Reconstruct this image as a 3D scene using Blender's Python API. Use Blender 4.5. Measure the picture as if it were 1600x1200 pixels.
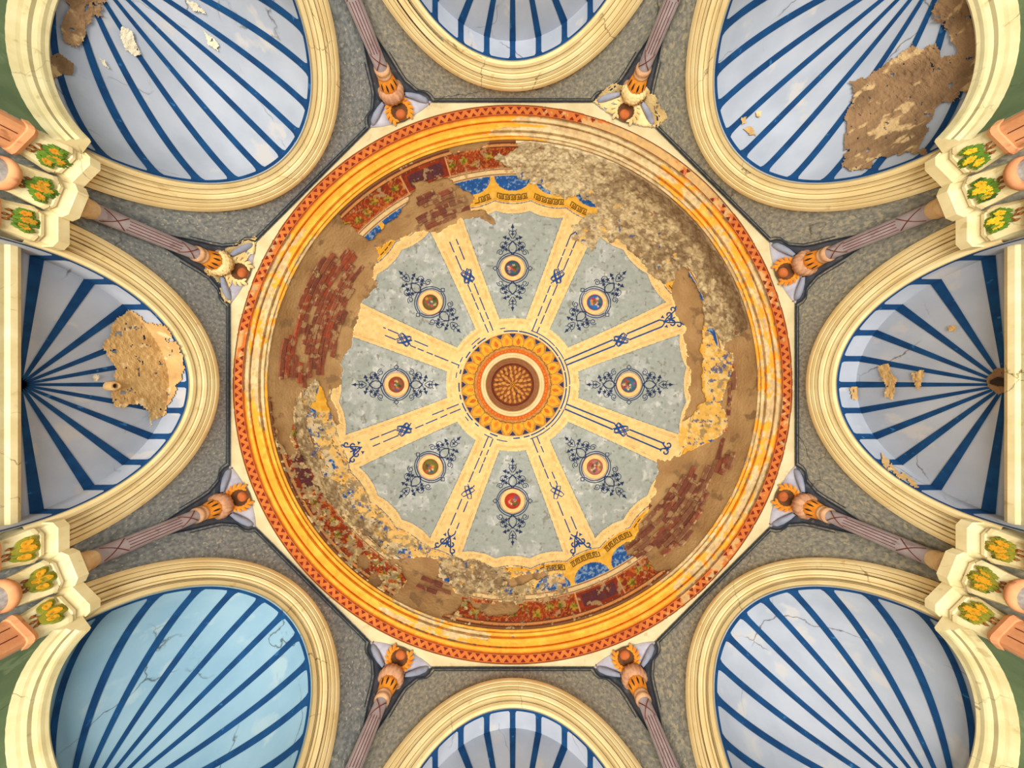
import bpy, math, random
import numpy as np
from mathutils import Vector, Matrix
from mathutils.bvhtree import BVHTree

random.seed(7)
C = bpy.context.scene.collection
for o in list(bpy.data.objects):
    bpy.data.objects.remove(o)

# ------------------------------------------------------------------ camera
# The camera lies on its back at the centre of the octagon and looks straight up.
# World x runs to the right of the photograph and world y towards its bottom edge.
S = 5.0                    # metres from the axis to each wall (all sizes below are in that unit)
F = 430.0                  # focal length in pixels of a 1600 px wide frame
CX, CY = 801.0, 601.0
cd = bpy.data.cameras.new('camera')
cd.sensor_width = 36.0
cd.lens = F / 1600 * 36
cd.shift_x = -(CX - 800) / 1600
cd.shift_y = (CY - 600) / 1600
cd.clip_start = 0.05
cam = bpy.data.objects.new('camera', cd)
C.objects.link(cam)
cam.rotation_euler = (math.pi, 0, 0)
bpy.context.scene.camera = cam

# ------------------------------------------------------------------ world and lights
w = bpy.data.worlds.new('world')
bpy.context.scene.world = w
w.use_nodes = True
w.node_tree.nodes['Background'].inputs[0].default_value = (1.0, 0.97, 0.93, 1)
w.node_tree.nodes['Background'].inputs[1].default_value = 0.36


def area(name, loc, target, size, power, col):
    l = bpy.data.lights.new(name, 'AREA')
    l.shape = 'DISK'
    l.size = size
    l.energy = power
    l.color = col
    o = bpy.data.objects.new(name, l)
    C.objects.link(o)
    o.location = loc
    o.rotation_euler = (Vector(target) - Vector(loc)).to_track_quat('-Z', 'Y').to_euler()
    return o


# daylight that comes in through the open doorways below the cornice
area('doorway_light_warm', (-4.2, 1.6, -3.0), (2.2, -0.6, 5.4), 3.0, 330, (1.0, 0.92, 0.78))
area('doorway_light_cool', (4.2, -1.6, -3.0), (-2.6, 0.6, 4.6), 3.0, 270, (0.86, 0.93, 1.0))
# unseen fill light, added far below to brighten the dome
area('dome_fill_light', (-0.8, 0.6, -9.0), (0, 0, 8.0), 9.0, 2700, (1.0, 0.95, 0.88))

vs = bpy.context.scene.view_settings
vs.view_transform = 'Standard'
vs.look = 'None'
vs.gamma = 1
vs.use_curve_mapping = False
vs.exposure = -0.06

# ------------------------------------------------------------------ measures (unit = S)
HS = 0.562                 # springing of the arches above the lens
RI = 0.288                 # inner radius of the arches
HT = 0.977                 # top of the walls
DT = 1.061                 # back wall of the shallow niches
T8 = math.tan(math.pi / 8)
ZC, RD = 1.02, 0.905       # centre height and radius of the dome
PI = math.pi


def lin(c):
    c = np.asarray(c, float) / 255.0
    return np.where(c <= 0.04045, c / 12.92, ((c + 0.055) / 1.055) ** 2.4)


# ------------------------------------------------------------------ numpy noise
def _hash(i, j, seed):
    n = (i.astype(np.int64) * 374761393 + j.astype(np.int64) * 668265263 + seed * 1442695041) & 0x7fffffff
    n = ((n ^ (n >> 13)) * 1274126177) & 0x7fffffff
    n = n ^ (n >> 16)
    return (n & 0xffff) / 65535.0


def vnoise(x, y, seed=0):
    xi, yi = np.floor(x), np.floor(y)
    fx, fy = x - xi, y - yi
    fx = fx * fx * (3 - 2 * fx)
    fy = fy * fy * (3 - 2 * fy)
    a, b = _hash(xi, yi, seed), _hash(xi + 1, yi, seed)
    c, d = _hash(xi, yi + 1, seed), _hash(xi + 1, yi + 1, seed)
    return (a * (1 - fx) + b * fx) * (1 - fy) + (c * (1 - fx) + d * fx) * fy


def fbm(x, y, scale, seed=0, octv=4):
    s, a, t = 0, 0.5, 0
    x, y = x / scale, y / scale
    for k in range(octv):
        s = s + a * vnoise(x, y, seed + 17 * k)
        t += a
        a *= 0.55
        x, y = x * 2.03 + 5.1, y * 2.03 + 1.7
    return s / t


def inpoly(x, y, poly):
    r = np.zeros(np.shape(x), bool)
    n = len(poly)
    for i in range(n):
        x0, y0 = poly[i]
        x1, y1 = poly[(i + 1) % n]
        if y0 == y1:
            continue
        c = ((y0 > y) != (y1 > y)) & (x < (x1 - x0) * (y - y0) / (y1 - y0) + x0)
        r ^= c
    return r


def warped(x, y, amp, seed=3, scale=13):
    return (x + amp * 2 * (fbm(x, y, scale, seed, 4) - 0.5) * 1.6,
            y + amp * 2 * (fbm(x, y, scale, seed + 50, 4) - 0.5) * 1.6)


def sstep(a, b, x):
    t = np.clip((x - a) / (b - a), 0, 1)
    return t * t * (3 - 2 * t)


# ------------------------------------------------------------------ materials
M = {}


def mat(name, c1, c2=None, scale=6.0, rough=0.85, bump=0.15, bscale=40.0, c3=None, spot=0.62, sscale=2.0, attr=False, detail=6.0, cr=(0.35, 0.65), crack=0.0):
    m = bpy.data.materials.new(name)
    m.use_nodes = True
    nt = m.node_tree
    nt.nodes.clear()
    N = nt.nodes.new
    out = N('ShaderNodeOutputMaterial')
    b = N('ShaderNodeBsdfPrincipled')
    b.inputs['Roughness'].default_value = rough
    b.inputs['Specular IOR Level'].default_value = 0.25
    nt.links.new(b.outputs[0], out.inputs[0])
    geo = N('ShaderNodeNewGeometry')

    def noise(sc, det=detail):
        n = N('ShaderNodeTexNoise')
        n.inputs['Scale'].default_value = sc
        n.inputs['Detail'].default_value = det
        nt.links.new(geo.outputs['Position'], n.inputs['Vector'])
        return n

    def ramp(src, a, bb, ca=(0, 0, 0, 1), cb=(1, 1, 1, 1)):
        r = N('ShaderNodeValToRGB')
        r.color_ramp.elements[0].position = a
        r.color_ramp.elements[1].position = bb
        r.color_ramp.elements[0].color = ca
        r.color_ramp.elements[1].color = cb
        nt.links.new(src, r.inputs[0])
        return r

    def mix(f, a, bb, kind='MIX'):
        x = N('ShaderNodeMix')
        x.data_type = 'RGBA'
        x.blend_type = kind
        if isinstance(f, float):
            x.inputs[0].default_value = f
        else:
            nt.links.new(f, x.inputs[0])
        for s, i in ((a, 6), (bb, 7)):
            if isinstance(s, tuple):
                x.inputs[i].default_value = s
            else:
                nt.links.new(s, x.inputs[i])
        return x.outputs[2]

    L = lambda c: tuple(lin(c)) + (1.0,)
    if attr:
        at = N('ShaderNodeVertexColor')
        at.layer_name = 'paint'
        n1 = ramp(noise(scale).outputs[0], 0.3, 0.7, (0.86, 0.86, 0.86, 1), (1.08, 1.08, 1.08, 1))
        col = mix(1.0, at.outputs[0], n1.outputs[0], 'MULTIPLY')
    else:
        c2 = c2 or tuple(int(v * 0.9) for v in c1)
        n1 = ramp(noise(scale).outputs[0], cr[0], cr[1], L(c1), L(c2))
        col = n1.outputs[0]
        if c3:
            n2 = ramp(noise(sscale).outputs[0], spot, spot + 0.06)
            col = mix(n2.outputs[0], col, L(c3))
    if crack:
        v = N('ShaderNodeTexVoronoi')
        v.feature = 'DISTANCE_TO_EDGE'
        v.inputs['Scale'].default_value = crack
        wn = noise(3.0)
        va = N('ShaderNodeVectorMath')
        va.operation = 'MULTIPLY_ADD'
        nt.links.new(wn.outputs[1], va.inputs[0])
        va.inputs[1].default_value = (0.3, 0.3, 0.3)
        nt.links.new(geo.outputs['Position'], va.inputs[2])
        nt.links.new(va.outputs[0], v.inputs['Vector'])
        k = ramp(v.outputs['Distance'], 0.0, 0.006, (1, 1, 1, 1), (0, 0, 0, 1))
        g = ramp(noise(1.3).outputs[0], 0.5, 0.62)
        f = mix(1.0, k.outputs[0], g.outputs[0], 'MULTIPLY')
        col = mix(f, col, mix(1.0, col, (0.25, 0.2, 0.16, 1), 'MULTIPLY'))
    nt.links.new(col, b.inputs['Base Color'])
    if bump:
        bn = N('ShaderNodeBump')
        bn.inputs['Strength'].default_value = bump
        bn.inputs['Distance'].default_value = 0.02
        nt.links.new(noise(bscale, 5.0).outputs[0], bn.inputs['Height'])
        nt.links.new(bn.outputs[0], b.inputs['Normal'])
    M[name] = m
    return m


mat('paint', (255, 255, 255), attr=True, scale=9, bump=0.12, bscale=30)
mat('rough_paint', (255, 255, 255), attr=True, scale=16, bump=0.7, bscale=22)
mat('bare', (176, 132, 78), (146, 106, 62), scale=2.2, bump=0.5, bscale=24, c3=(188, 152, 102), spot=0.6, sscale=5)
mat('ground', (184, 148, 100), (160, 122, 78), scale=1.6, bump=0.6, bscale=20, c3=(142, 110, 74), spot=0.58, sscale=3.0)
for i, (a, b) in enumerate([((148, 82, 58), (122, 68, 50)), ((130, 74, 54), (108, 62, 48)), ((160, 92, 62), (138, 80, 56)), ((144, 98, 70), (124, 80, 58)), ((164, 78, 50), (136, 68, 48))]):
    mat('brick%d' % i, a, b, scale=9, bump=0.6, bscale=30, c3=(166, 130, 90), spot=0.54, sscale=6)
mat('stone', (236, 218, 166), (226, 202, 144), scale=3.0, bump=0.08, bscale=18, c3=(214, 188, 130), spot=0.66, sscale=7, crack=0.9)
mat('stone_groove', (134, 96, 52), (164, 124, 72), scale=8, bump=0.1)
mat('impost', (226, 212, 164), (212, 194, 142), scale=5.0, bump=0.1, bscale=18, c3=(196, 176, 124), spot=0.64, sscale=6, crack=1.2)
mat('wall', (160, 159, 146), (120, 122, 116), scale=22, bump=0.2, bscale=50, c3=(174, 168, 142), spot=0.56, sscale=17, cr=(0.36, 0.64), crack=0.6, detail=9.0)
mat('wall_cool', (152, 158, 156), (112, 120, 124), scale=22, bump=0.2, bscale=50, c3=(184, 184, 168), spot=0.6, sscale=24, cr=(0.36, 0.64), crack=0.6, detail=9.0)
mat('plate', (218, 200, 156), (202, 182, 136), scale=3, bump=0.1, c3=(196, 172, 128), spot=0.62, sscale=4)
mat('niche', (171, 176, 186), (157, 163, 174), scale=2.0, bump=0.08, bscale=12, c3=(180, 178, 178), spot=0.6, sscale=2.5, crack=0.7)
mat('niche_skylit', (138, 168, 184), (122, 156, 176), scale=1.6, bump=0.08, bscale=12, c3=(148, 172, 182), spot=0.6, sscale=2.5, crack=0.7)  # bluer copy of the niche plaster, sky light put into its colour
mat('ray', (12, 66, 112), (8, 52, 94), scale=7, bump=0.08, c3=(40, 100, 150), spot=0.66, sscale=12)
mat('green', (112, 132, 96), (94, 114, 84), scale=3, bump=0.1, c3=(124, 142, 108), spot=0.6, sscale=5, crack=0.6)
mat('pink', (222, 160, 110), (198, 132, 88), scale=4, bump=0.12, c3=(180, 118, 78), spot=0.62, sscale=7)
mat('shaft_grey', (190, 188, 184), (160, 158, 154), scale=30, bump=0.15)
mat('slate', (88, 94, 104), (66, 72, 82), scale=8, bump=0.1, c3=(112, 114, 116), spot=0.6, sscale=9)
mat('line', (40, 46, 58), (56, 60, 70), scale=9, bump=0.0)
mat('lavender', (186, 182, 190), (160, 156, 168), scale=5, bump=0.1)
mat('volute', (150, 152, 166), (128, 132, 148), scale=6, bump=0.1)
mat('shaft', (178, 168, 172), (160, 148, 152), scale=6, bump=0.1, c3=(148, 134, 134), spot=0.62, sscale=8)
mat('peach', (214, 168, 124), (190, 142, 102), scale=9, bump=0.2)
mat('column_base', (226, 196, 148), (206, 170, 122), scale=9, bump=0.2)
mat('bell', (198, 150, 112), (170, 120, 88), scale=14, bump=0.25)
mat('gilt', (226, 146, 44), (204, 118, 32), scale=10, bump=0.2)
mat('rust', (124, 56, 32), (104, 44, 28), scale=8, bump=0.1)
mat('wreath_bed', (112, 70, 36), (80, 50, 28), scale=10, bump=0.1)
mat('shield', (190, 104, 52), (164, 84, 42), scale=8, bump=0.1)
mat('ring_gold', (255, 255, 255), attr=True, scale=5, bump=0.15, bscale=14)
mat('triangle', (124, 34, 20), (108, 28, 18), scale=8, bump=0.0)
mat('navy', (34, 48, 84), (46, 58, 92), scale=9, bump=0.0)
mat('blue_line', (28, 66, 132), (40, 76, 136), scale=9, bump=0.0)
mat('meander', (92, 62, 20), (110, 76, 26), scale=9, bump=0.0)
mat('redline', (170, 96, 52), (190, 120, 70), scale=14, bump=0.0)
mat('medal_ring', (250, 206, 142), (244, 190, 122), scale=9, bump=0.05)
mat('medal_edge', (206, 100, 50), (186, 86, 44), scale=9, bump=0.0)
mat('bead', (236, 138, 46), (222, 118, 38), scale=9, bump=0.05)
mat('ros_orange', (214, 110, 40), (196, 92, 32), scale=9, bump=0.05)
mat('ros_gold', (232, 178, 48), (218, 152, 38), scale=9, bump=0.1)
mat('ros_bed', (206, 148, 74), (176, 116, 56), scale=12, bump=0.1)
mat('ros_brown', (224, 160, 84), (206, 134, 62), scale=8, bump=0.2)
mat('ros_dark', (96, 56, 26), (116, 70, 34), scale=8, bump=0.2)
mat('ros_disc', (150, 92, 44), (122, 72, 34), scale=10, bump=0.2)
mat('ros_well', (226, 186, 146), (206, 162, 120), scale=6, bump=0.1)
mat('leaf_green', (94, 126, 34), (72, 104, 28), scale=13, bump=0.2, c3=(48, 70, 22), spot=0.6, sscale=11)
mat('leaf_olive', (142, 130, 34), (104, 112, 30), scale=11, bump=0.2, c3=(66, 74, 24), spot=0.6, sscale=11)
mat('leaf_orange', (206, 134, 30), (170, 128, 34), scale=13, bump=0.2, c3=(104, 126, 34), spot=0.58, sscale=12)
mat('leaf_gold', (212, 146, 26), (190, 138, 28), scale=11, bump=0.2, c3=(128, 126, 30), spot=0.58, sscale=12)
mat('leaf_yellow', (230, 190, 40), (208, 158, 30), scale=11, bump=0.2, c3=(120, 130, 36), spot=0.58, sscale=12)
mat('bud', (150, 92, 34), (110, 66, 26), scale=12, bump=0.2)
mat('dark', (40, 30, 24), (56, 42, 32), scale=12, bump=0.2)
mat('mud', (156, 122, 86), (122, 94, 66), scale=3.5, bump=0.7, bscale=20, c3=(196, 164, 116), spot=0.58, sscale=6)
mat('mud_tan', (206, 170, 112), (182, 142, 88), scale=3.5, bump=0.6, bscale=20, c3=(220, 190, 140), spot=0.6, sscale=6)
mat('flake', (222, 212, 184), (206, 194, 166), scale=5, bump=0.3)
mat('lime', (232, 208, 150), (208, 176, 116), scale=5, bump=0.4)

# ------------------------------------------------------------------ object helpers


def thing(name, base=(0, 0, 0), rot=0.0, label=None, cat=None, group=None, kind='thing'):
    e = bpy.data.objects.new(name, None)
    C.objects.link(e)
    e.empty_display_size = 0.1
    c, s = math.cos(rot), math.sin(rot)
    e.location = ((base[0] * c - base[1] * s) * S, (base[0] * s + base[1] * c) * S, base[2] * S)
    e.rotation_euler = (0, 0, rot)
    e['base'] = [b * S for b in base]
    tag(e, label, cat, group, kind)
    return e


def tag(o, label=None, cat=None, group=None, kind=None):
    if label:
        o['label'] = label
    if cat:
        o['category'] = cat
    if group:
        o['group'] = group
    if kind:
        o['kind'] = kind
    return o


def mesh(name, verts, faces, m, smooth=False, cols=None):
    me = bpy.data.meshes.new(name)
    v = np.asarray(verts, np.float64) * S
    if isinstance(faces, np.ndarray):
        nf = len(faces)
        k = faces.shape[1]
        me.vertices.add(len(v))
        me.vertices.foreach_set('co', v.astype(np.float32).ravel())
        me.loops.add(nf * k)
        me.loops.foreach_set('vertex_index', faces.astype(np.int32).ravel())
        me.polygons.add(nf)
        me.polygons.foreach_set('loop_start', np.arange(0, nf * k, k, dtype=np.int32))
        me.update(calc_edges=True)
    else:
        me.from_pydata([tuple(p) for p in v], [], faces)
        me.update()
    if cols is not None:
        a = me.color_attributes.new('paint', 'FLOAT_COLOR', 'POINT')
        cc = np.ones((len(v), 4), np.float32)
        cc[:, :3] = cols
        a.data.foreach_set('color', cc.ravel())
    if smooth:
        me.polygons.foreach_set('use_smooth', [True] * len(me.polygons))
    me.materials.append(M[m])
    return me


def put(name, me, parent=None, label=None):
    o = bpy.data.objects.new(name, me)
    C.objects.link(o)
    if parent is not None:
        o.parent = parent
        if 'base' in parent.keys():
            b = parent['base']
            o.location = (-b[0], -b[1], -b[2])
    if label:
        o['label'] = label
    return o


def obj(name, verts, faces, m, parent=None, smooth=False, cols=None, label=None):
    return put(name, mesh(name, verts, faces, m, smooth, cols), parent, label)


class MB:
    def __init__(s):
        s.v, s.f = [], []

    def add(s, v, f):
        n = len(s.v)
        s.v += [tuple(p) for p in v]
        s.f += [tuple(i + n for i in q) for q in f]

    def loft(s, loops, close=True, cap0=False, cap1=False):
        n, k = len(s.v), len(loops[0])
        for l in loops:
            s.v += [tuple(p) for p in l]
        for i in range(len(loops) - 1):
            for j in range(k if close else k - 1):
                a, b = i * k + j, i * k + (j + 1) % k
                s.f.append((n + a, n + b, n + b + k, n + a + k))
        if cap0:
            s.f.append(tuple(n + j for j in reversed(range(k))))
        if cap1:
            s.f.append(tuple(n + (len(loops) - 1) * k + j for j in range(k)))

    def lathe(s, prof, c=(0, 0), n=32, a0=0, a1=2 * PI, flute=0, fd=0):
        full = abs(a1 - a0 - 2 * PI) < 1e-6
        loops = []
        for (r, z) in prof:
            l = []
            for j in range(n if full else n + 1):
                a = a0 + (a1 - a0) * j / n
                rr = r * (1 + (fd * math.cos(flute * a) if flute else 0))
                l.append((c[0] + rr * math.cos(a), c[1] + rr * math.sin(a), z))
            loops.append(l)
        s.loft(loops, full)

    def tube(s, pts, r, k=6):
        pts = [Vector(p) for p in pts]
        loops = []
        for i, p in enumerate(pts):
            d = (pts[min(i + 1, len(pts) - 1)] - pts[max(i - 1, 0)]).normalized()
            u = d.cross(Vector((0.3, 0.2, 0.93))).normalized()
            v = d.cross(u)
            rr = r if not isinstance(r, (list, tuple)) else r[i]
            loops.append([p + (u * math.cos(2 * PI * j / k) + v * math.sin(2 * PI * j / k)) * rr for j in range(k)])
        s.loft(loops, True, True, True)

    def box(s, x0, x1, y0, y1, z0, z1):
        s.add([(x, y, z) for z in (z0, z1) for y in (y0, y1) for x in (x0, x1)],
              [(0, 2, 3, 1), (4, 5, 7, 6), (0, 1, 5, 4), (2, 6, 7, 3), (0, 4, 6, 2), (1, 3, 7, 5)])

    def obj(s, name, m, parent=None, smooth=False, label=None):
        return obj(name, s.v, s.f, m, parent, smooth, None, label)

    def mesh(s, name, m, smooth=False):
        return mesh(name, s.v, s.f, m, smooth)


DIRN = ['east', 'southeast', 'south', 'southwest', 'west', 'northwest', 'north', 'northeast']
PLACE = ['right edge', 'bottom-right corner', 'bottom edge', 'bottom-left corner', 'left edge', 'top-left corner', 'top edge', 'top-right corner']


def rotz(p, a):
    c, s = math.cos(a), math.sin(a)
    return (p[0] * c - p[1] * s, p[0] * s + p[1] * c, p[2])


# ================================================================== WALLS
def wall_mesh():
    b = MB()
    r0 = 0.30
    hw = T8
    ang = sorted(set([PI * i / 48 for i in range(49)] + [math.atan2(HT - HS, hw), math.atan2(HT - HS, -hw)]))
    v, f = [], []
    for a in ang:
        c, s = math.cos(a), math.sin(a)
        v.append((1.0, r0 * c, HS + r0 * s))
        t = min(hw / abs(c) if abs(c) > 1e-9 else 9e9, (HT - HS) / s if s > 1e-9 else 9e9)
        v.append((1.0, t * c, HS + t * s))
    for i in range(len(ang) - 1):
        f.append((2 * i, 2 * i + 2, 2 * i + 3, 2 * i + 1))
    b.add(v, f)
    for sg in (-1, 1):
        b.add([(1.0, sg * r0, -0.3), (1.0, sg * hw, -0.3), (1.0, sg * hw, HS), (1.0, sg * r0, HS)], [(0, 1, 2, 3)])
    return b.mesh('wall', 'wall')


wm = wall_mesh()
walls = []
for k in range(8):
    o = put('wall_' + DIRN[k], wm)
    o.rotation_euler = (0, 0, k * PI / 4)
    tag(o, 'mottled grey plaster wall around the arch at the %s' % PLACE[k], kind='structure')
    if k in (3, 4, 5):
        o.material_slots[0].link = 'OBJECT'
        o.material_slots[0].material = M['wall_cool']
    walls.append(o)

# painted slate border with dark lines next to the corner columns
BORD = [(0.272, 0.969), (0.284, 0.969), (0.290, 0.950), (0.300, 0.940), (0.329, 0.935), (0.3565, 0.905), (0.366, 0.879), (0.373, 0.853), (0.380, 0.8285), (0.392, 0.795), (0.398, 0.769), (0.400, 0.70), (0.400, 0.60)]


def ribbon2(pts, w, d=0.998):
    v, f = [], []
    n = len(pts)
    for i, (s, h) in enumerate(pts):
        a = pts[max(i - 1, 0)]
        c = pts[min(i + 1, n - 1)]
        tx, ty = c[0] - a[0], c[1] - a[1]
        L = math.hypot(tx, ty) or 1
        nx, ny = -ty / L * w / 2, tx / L * w / 2
        v += [(d, s + nx, h + ny), (d, s - nx, h - ny)]
    for i in range(n - 1):
        f.append((2 * i, 2 * i + 1, 2 * i + 3, 2 * i + 2))
    return v, f


lb, sb, ab = MB(), MB(), MB()
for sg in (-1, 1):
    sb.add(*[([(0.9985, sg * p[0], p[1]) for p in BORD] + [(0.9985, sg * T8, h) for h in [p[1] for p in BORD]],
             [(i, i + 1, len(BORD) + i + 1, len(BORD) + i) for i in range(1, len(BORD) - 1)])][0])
    lb.add(*ribbon2([(sg * s, h) for s, h in BORD], 0.0065, 0.9975))
    lb.add(*ribbon2([(sg * (s - 0.010), h - 0.004 if i > 1 else h - 0.009) for i, (s, h) in enumerate(BORD[:9])], 0.003, 0.9975))
lb.add(*ribbon2([(-0.274, 0.969), (0.274, 0.969)], 0.0065, 0.9975))
lb.add(*ribbon2([(-0.274, 0.960), (0.274, 0.960)], 0.003, 0.9975))
ab.add(*ribbon2([(0.366 * math.cos(PI * i / 64), HS + 0.366 * math.sin(PI * i / 64)) for i in range(3, 62)], 0.009, 0.9965))
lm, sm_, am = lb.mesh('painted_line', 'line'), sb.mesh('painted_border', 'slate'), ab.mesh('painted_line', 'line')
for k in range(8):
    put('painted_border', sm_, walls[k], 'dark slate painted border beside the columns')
    put('painted_line', lm, walls[k])
    put('painted_line', am, walls[k])

# flat cream ceiling between octagon and circle
b = MB()
n = 192
RR = 437 * HT / F
v, f = [], []
for i in range(n):
    a = 2 * PI * i / n
    q = (a + PI / 8) % (PI / 4) - PI / 8
    ro = 1.0 / math.cos(q)
    v += [(RR * math.cos(a), RR * math.sin(a), HT), (ro * math.cos(a), ro * math.sin(a), HT)]
for i in range(n):
    j = (i + 1) % n
    f.append((2 * i, 2 * i + 1, 2 * j + 1, 2 * j))
b.add(v, f)
tag(b.obj('ceiling', 'plate'), 'flat cream ceiling corners between the octagon and the dome ring', kind='structure')

# ================================================================== ARCHES (moulded archivolts)
PROF = [(0.3655, 0.0), (0.3655, 0.012), (0.357, 0.015), (0.352, 0.0155), (0.3515, 0.0115), (0.3495, 0.0115), (0.349, 0.0145), (0.340, 0.0150), (0.3395, 0.0105), (0.3375, 0.0105), (0.337, 0.0135), (0.331, 0.0140),
        (0.3305, 0.0095), (0.3285, 0.0095), (0.328, 0.012), (0.320, 0.010), (0.3195, 0.005), (0.3165, 0.004), (0.316, 0.007), (0.311, 0.006), (0.309, 0.001), (0.3065, 0.0), (0.305, 0.003), (0.297, 0.003), (0.292, 0.0), (0.2895, -0.003), (0.2888, -0.006)]
CUT = [(0, 12, 'outer_moulding'), (11, 20, 'middle_moulding'), (19, 26, 'inner_band')]


def arch_part(i0, i1):
    vb, fb = [], []
    angs = [PI * i / 72 for i in range(73)]
    pts = PROF[i0:i1 + 1]
    # each profile segment gets its own vertices: crisp arrises
    b_ = MB()
    for q in range(len(pts) - 1):
        l0 = [(1 - pts[q][1], pts[q][0] * math.cos(a), HS + pts[q][0] * math.sin(a)) for a in angs]
        l1 = [(1 - pts[q + 1][1], pts[q + 1][0] * math.cos(a), HS + pts[q + 1][0] * math.sin(a)) for a in angs]
        b_.loft([l0, l1], False)
    return b_


gm = MB()
for (r_, pj) in ((0.3505, 0.0118), (0.3385, 0.0108), (0.3295, 0.0098), (0.318, 0.0047), (0.3078, 0.0006)):
    angs = [PI * i / 72 for i in range(73)]
    gm.loft([[(1 - pj, rr * math.cos(a), HS + rr * math.sin(a)) for a in angs] for rr in (r_ + 0.001, r_ - 0.001)], False)
gmesh = gm.mesh('groove', 'stone_groove')
ameshes = [(nm, arch_part(i0, i1).mesh(nm, 'stone', True)) for i0, i1, nm in CUT]
ARCHL = ['cream moulded arch framing the flat niche on the right edge', 'cream moulded arch around the bottom-right corner niche', 'cream moulded arch framing the flat niche at the bottom edge',
         'cream moulded arch around the bluest niche, bottom left', 'cream moulded arch framing the flat niche on the left edge', 'cream moulded arch around the top-left corner niche',
         'cream moulded arch framing the flat niche at the top edge', 'cream moulded arch around the niche with the largest brown patch, top right']
for k in range(8):
    e = thing('niche_arch', (1.0, 0, HS), k * PI / 4, ARCHL[k], 'arch', 'moulded arches around the dome')
    for nm, me in ameshes:
        put(nm, me, e)
    put('groove', gmesh, e)

# ================================================================== NICHES
DPH = math.radians(15.95)
PHIS = [PI / 2 + i * DPH for i in range(-5, 6)]


def flat_niche_meshes():
    angs = [-0.12 + (PI + 0.24) * i / 64 for i in range(65)]
    b1 = MB()
    b1.loft([[(d, RI * math.cos(a), HS + RI * math.sin(a)) for a in angs] for d in (1.0, DT)], False)
    b2 = MB()
    nb = 14
    b2.loft([[(DT, RI * t / nb * math.cos(a), HS + RI * t / nb * math.sin(a)) for a in angs] for t in range(0, nb + 1)], False)
    b2.add([(DT, -0.34, 0.42), (DT, 0.34, 0.42), (DT, 0.34, HS), (DT, -0.34, HS)], [(0, 1, 2, 3)])
    for sg in (-1, 1):
        b1.add([(0.995, sg * RI, 0.42), (DT, sg * RI, 0.42), (DT, sg * RI, HS), (0.995, sg * RI, HS)], [(0, 1, 2, 3)])
    rim = MB()
    e_ = 0.0012
    rim.loft([[(d, (RI - e_) * math.cos(a), HS + (RI - e_) * math.sin(a)) for a in angs] for d in (1.0005, 1.0065)], False)
    rays = []
    fh = HS + 0.03
    for ph in PHIS:
        r_ = MB()
        ex, ey = RI * math.cos(ph), HS + RI * math.sin(ph)
        dx, dy = ex, ey - fh
        L = math.hypot(dx, dy)
        px, py = -dy / L, dx / L
        v, f = [], []
        for i in range(9):
            t = i / 8
            hw_ = 0.0022 + 0.0072 * t
            cx, cy = dx * t, fh + dy * t
            v += [(DT - 0.0012, cx + px * hw_, cy + py * hw_), (DT - 0.0012, cx - px * hw_, cy - py * hw_)]
        r_.add(v, [(2 * i, 2 * i + 1, 2 * i + 3, 2 * i + 2) for i in range(8)])
        da = 0.0085 / RI
        ra = RI - e_
        loops = []
        for d in (DT, 1.03, 1.012, 1.006, 1.0005):
            fl = 1 + 1.6 * max(0, (1.014 - d) / 0.014) ** 2
            loops.append([(d, ra * math.cos(ph + q * da * fl), HS + ra * math.sin(ph + q * da * fl)) for q in (-1, 0, 1)])
        r_.loft(loops, False)
        rays.append(r_)
    return b1, b2, rim, rays


def conch_pt(ph, tau, R=RI):
    return (1.0 + R * math.cos(tau), R * math.sin(tau) * math.cos(ph), HS + R * math.sin(tau) * math.sin(ph))


def conch_meshes():
    b1 = MB()
    angs = [PI * i / 72 for i in range(73)]
    taus = [0.001] + [PI / 2 * i / 40 for i in range(1, 41)] + [PI / 2 + 0.02]
    b1.loft([[conch_pt(a, t) for a in angs] for t in taus], False)
    rim = MB()
    rim.loft([[conch_pt(a, t, RI - 0.0012) for a in angs] for t in (PI / 2 + 0.01, PI / 2 - 0.012, PI / 2 - 0.024)], False)
    rays = []
    for ph in PHIS:
        r_ = MB()
        loops = []
        for i in range(33):
            t = 0.012 + (PI / 2 - 0.014) * i / 32
            sw = math.sin(t)
            hw_ = 0.0022 + (0.0068 if abs(ph - PI / 2) < 1.2 else 0.0040) * sw + 0.009 * math.exp(-(PI / 2 - t) / 0.03)
            da = min(hw_ / (RI * sw), DPH * 0.5)
            loops.append([conch_pt(ph + q * da, t, RI - 0.0015) for q in (-1, 0, 1)])
        r_.loft(loops, False)
        rays.append(r_)
    return b1, rim, rays


f1, f2, frim, frays = flat_niche_meshes()
c1, crim, crays = conch_meshes()
m_f1, m_f2, m_fr = f1.mesh('soffit', 'niche', True), f2.mesh('back_wall', 'niche'), frim.mesh('painted_rim', 'ray')
m_frays = [r.mesh('ray', 'ray') for r in frays]
m_c1, m_c1b, m_cr = c1.mesh('shell', 'niche', True), c1.mesh('shell', 'niche_skylit', True), crim.mesh('painted_rim', 'ray', True)
m_crays = [r.mesh('ray', 'ray', True) for r in crays]
lowb = MB()
lowb.lathe([(0.300, 0.56), (0.300, -0.3)], (1.0, 0), 40, -PI / 2, PI / 2)
m_low = lowb.mesh('lower_wall', 'green', True)
NICHEL = {0: 'flat niche with a small dark hole at the ray centre, right edge', 1: 'rounded shell niche with unbroken blue rays, bottom-right corner', 2: 'flat blue-rayed niche half cut by the bottom edge',
          3: 'rounded shell niche of the bluest tint, bottom-left corner', 4: 'flat niche with a large tan plaster patch, left edge', 5: 'rounded shell niche with brown patches at its outer corner, top left',
          6: 'flat blue-rayed niche half cut by the top edge', 7: 'rounded shell niche with a huge brown bare patch, top right'}
niches, bvhs = [], []


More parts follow.
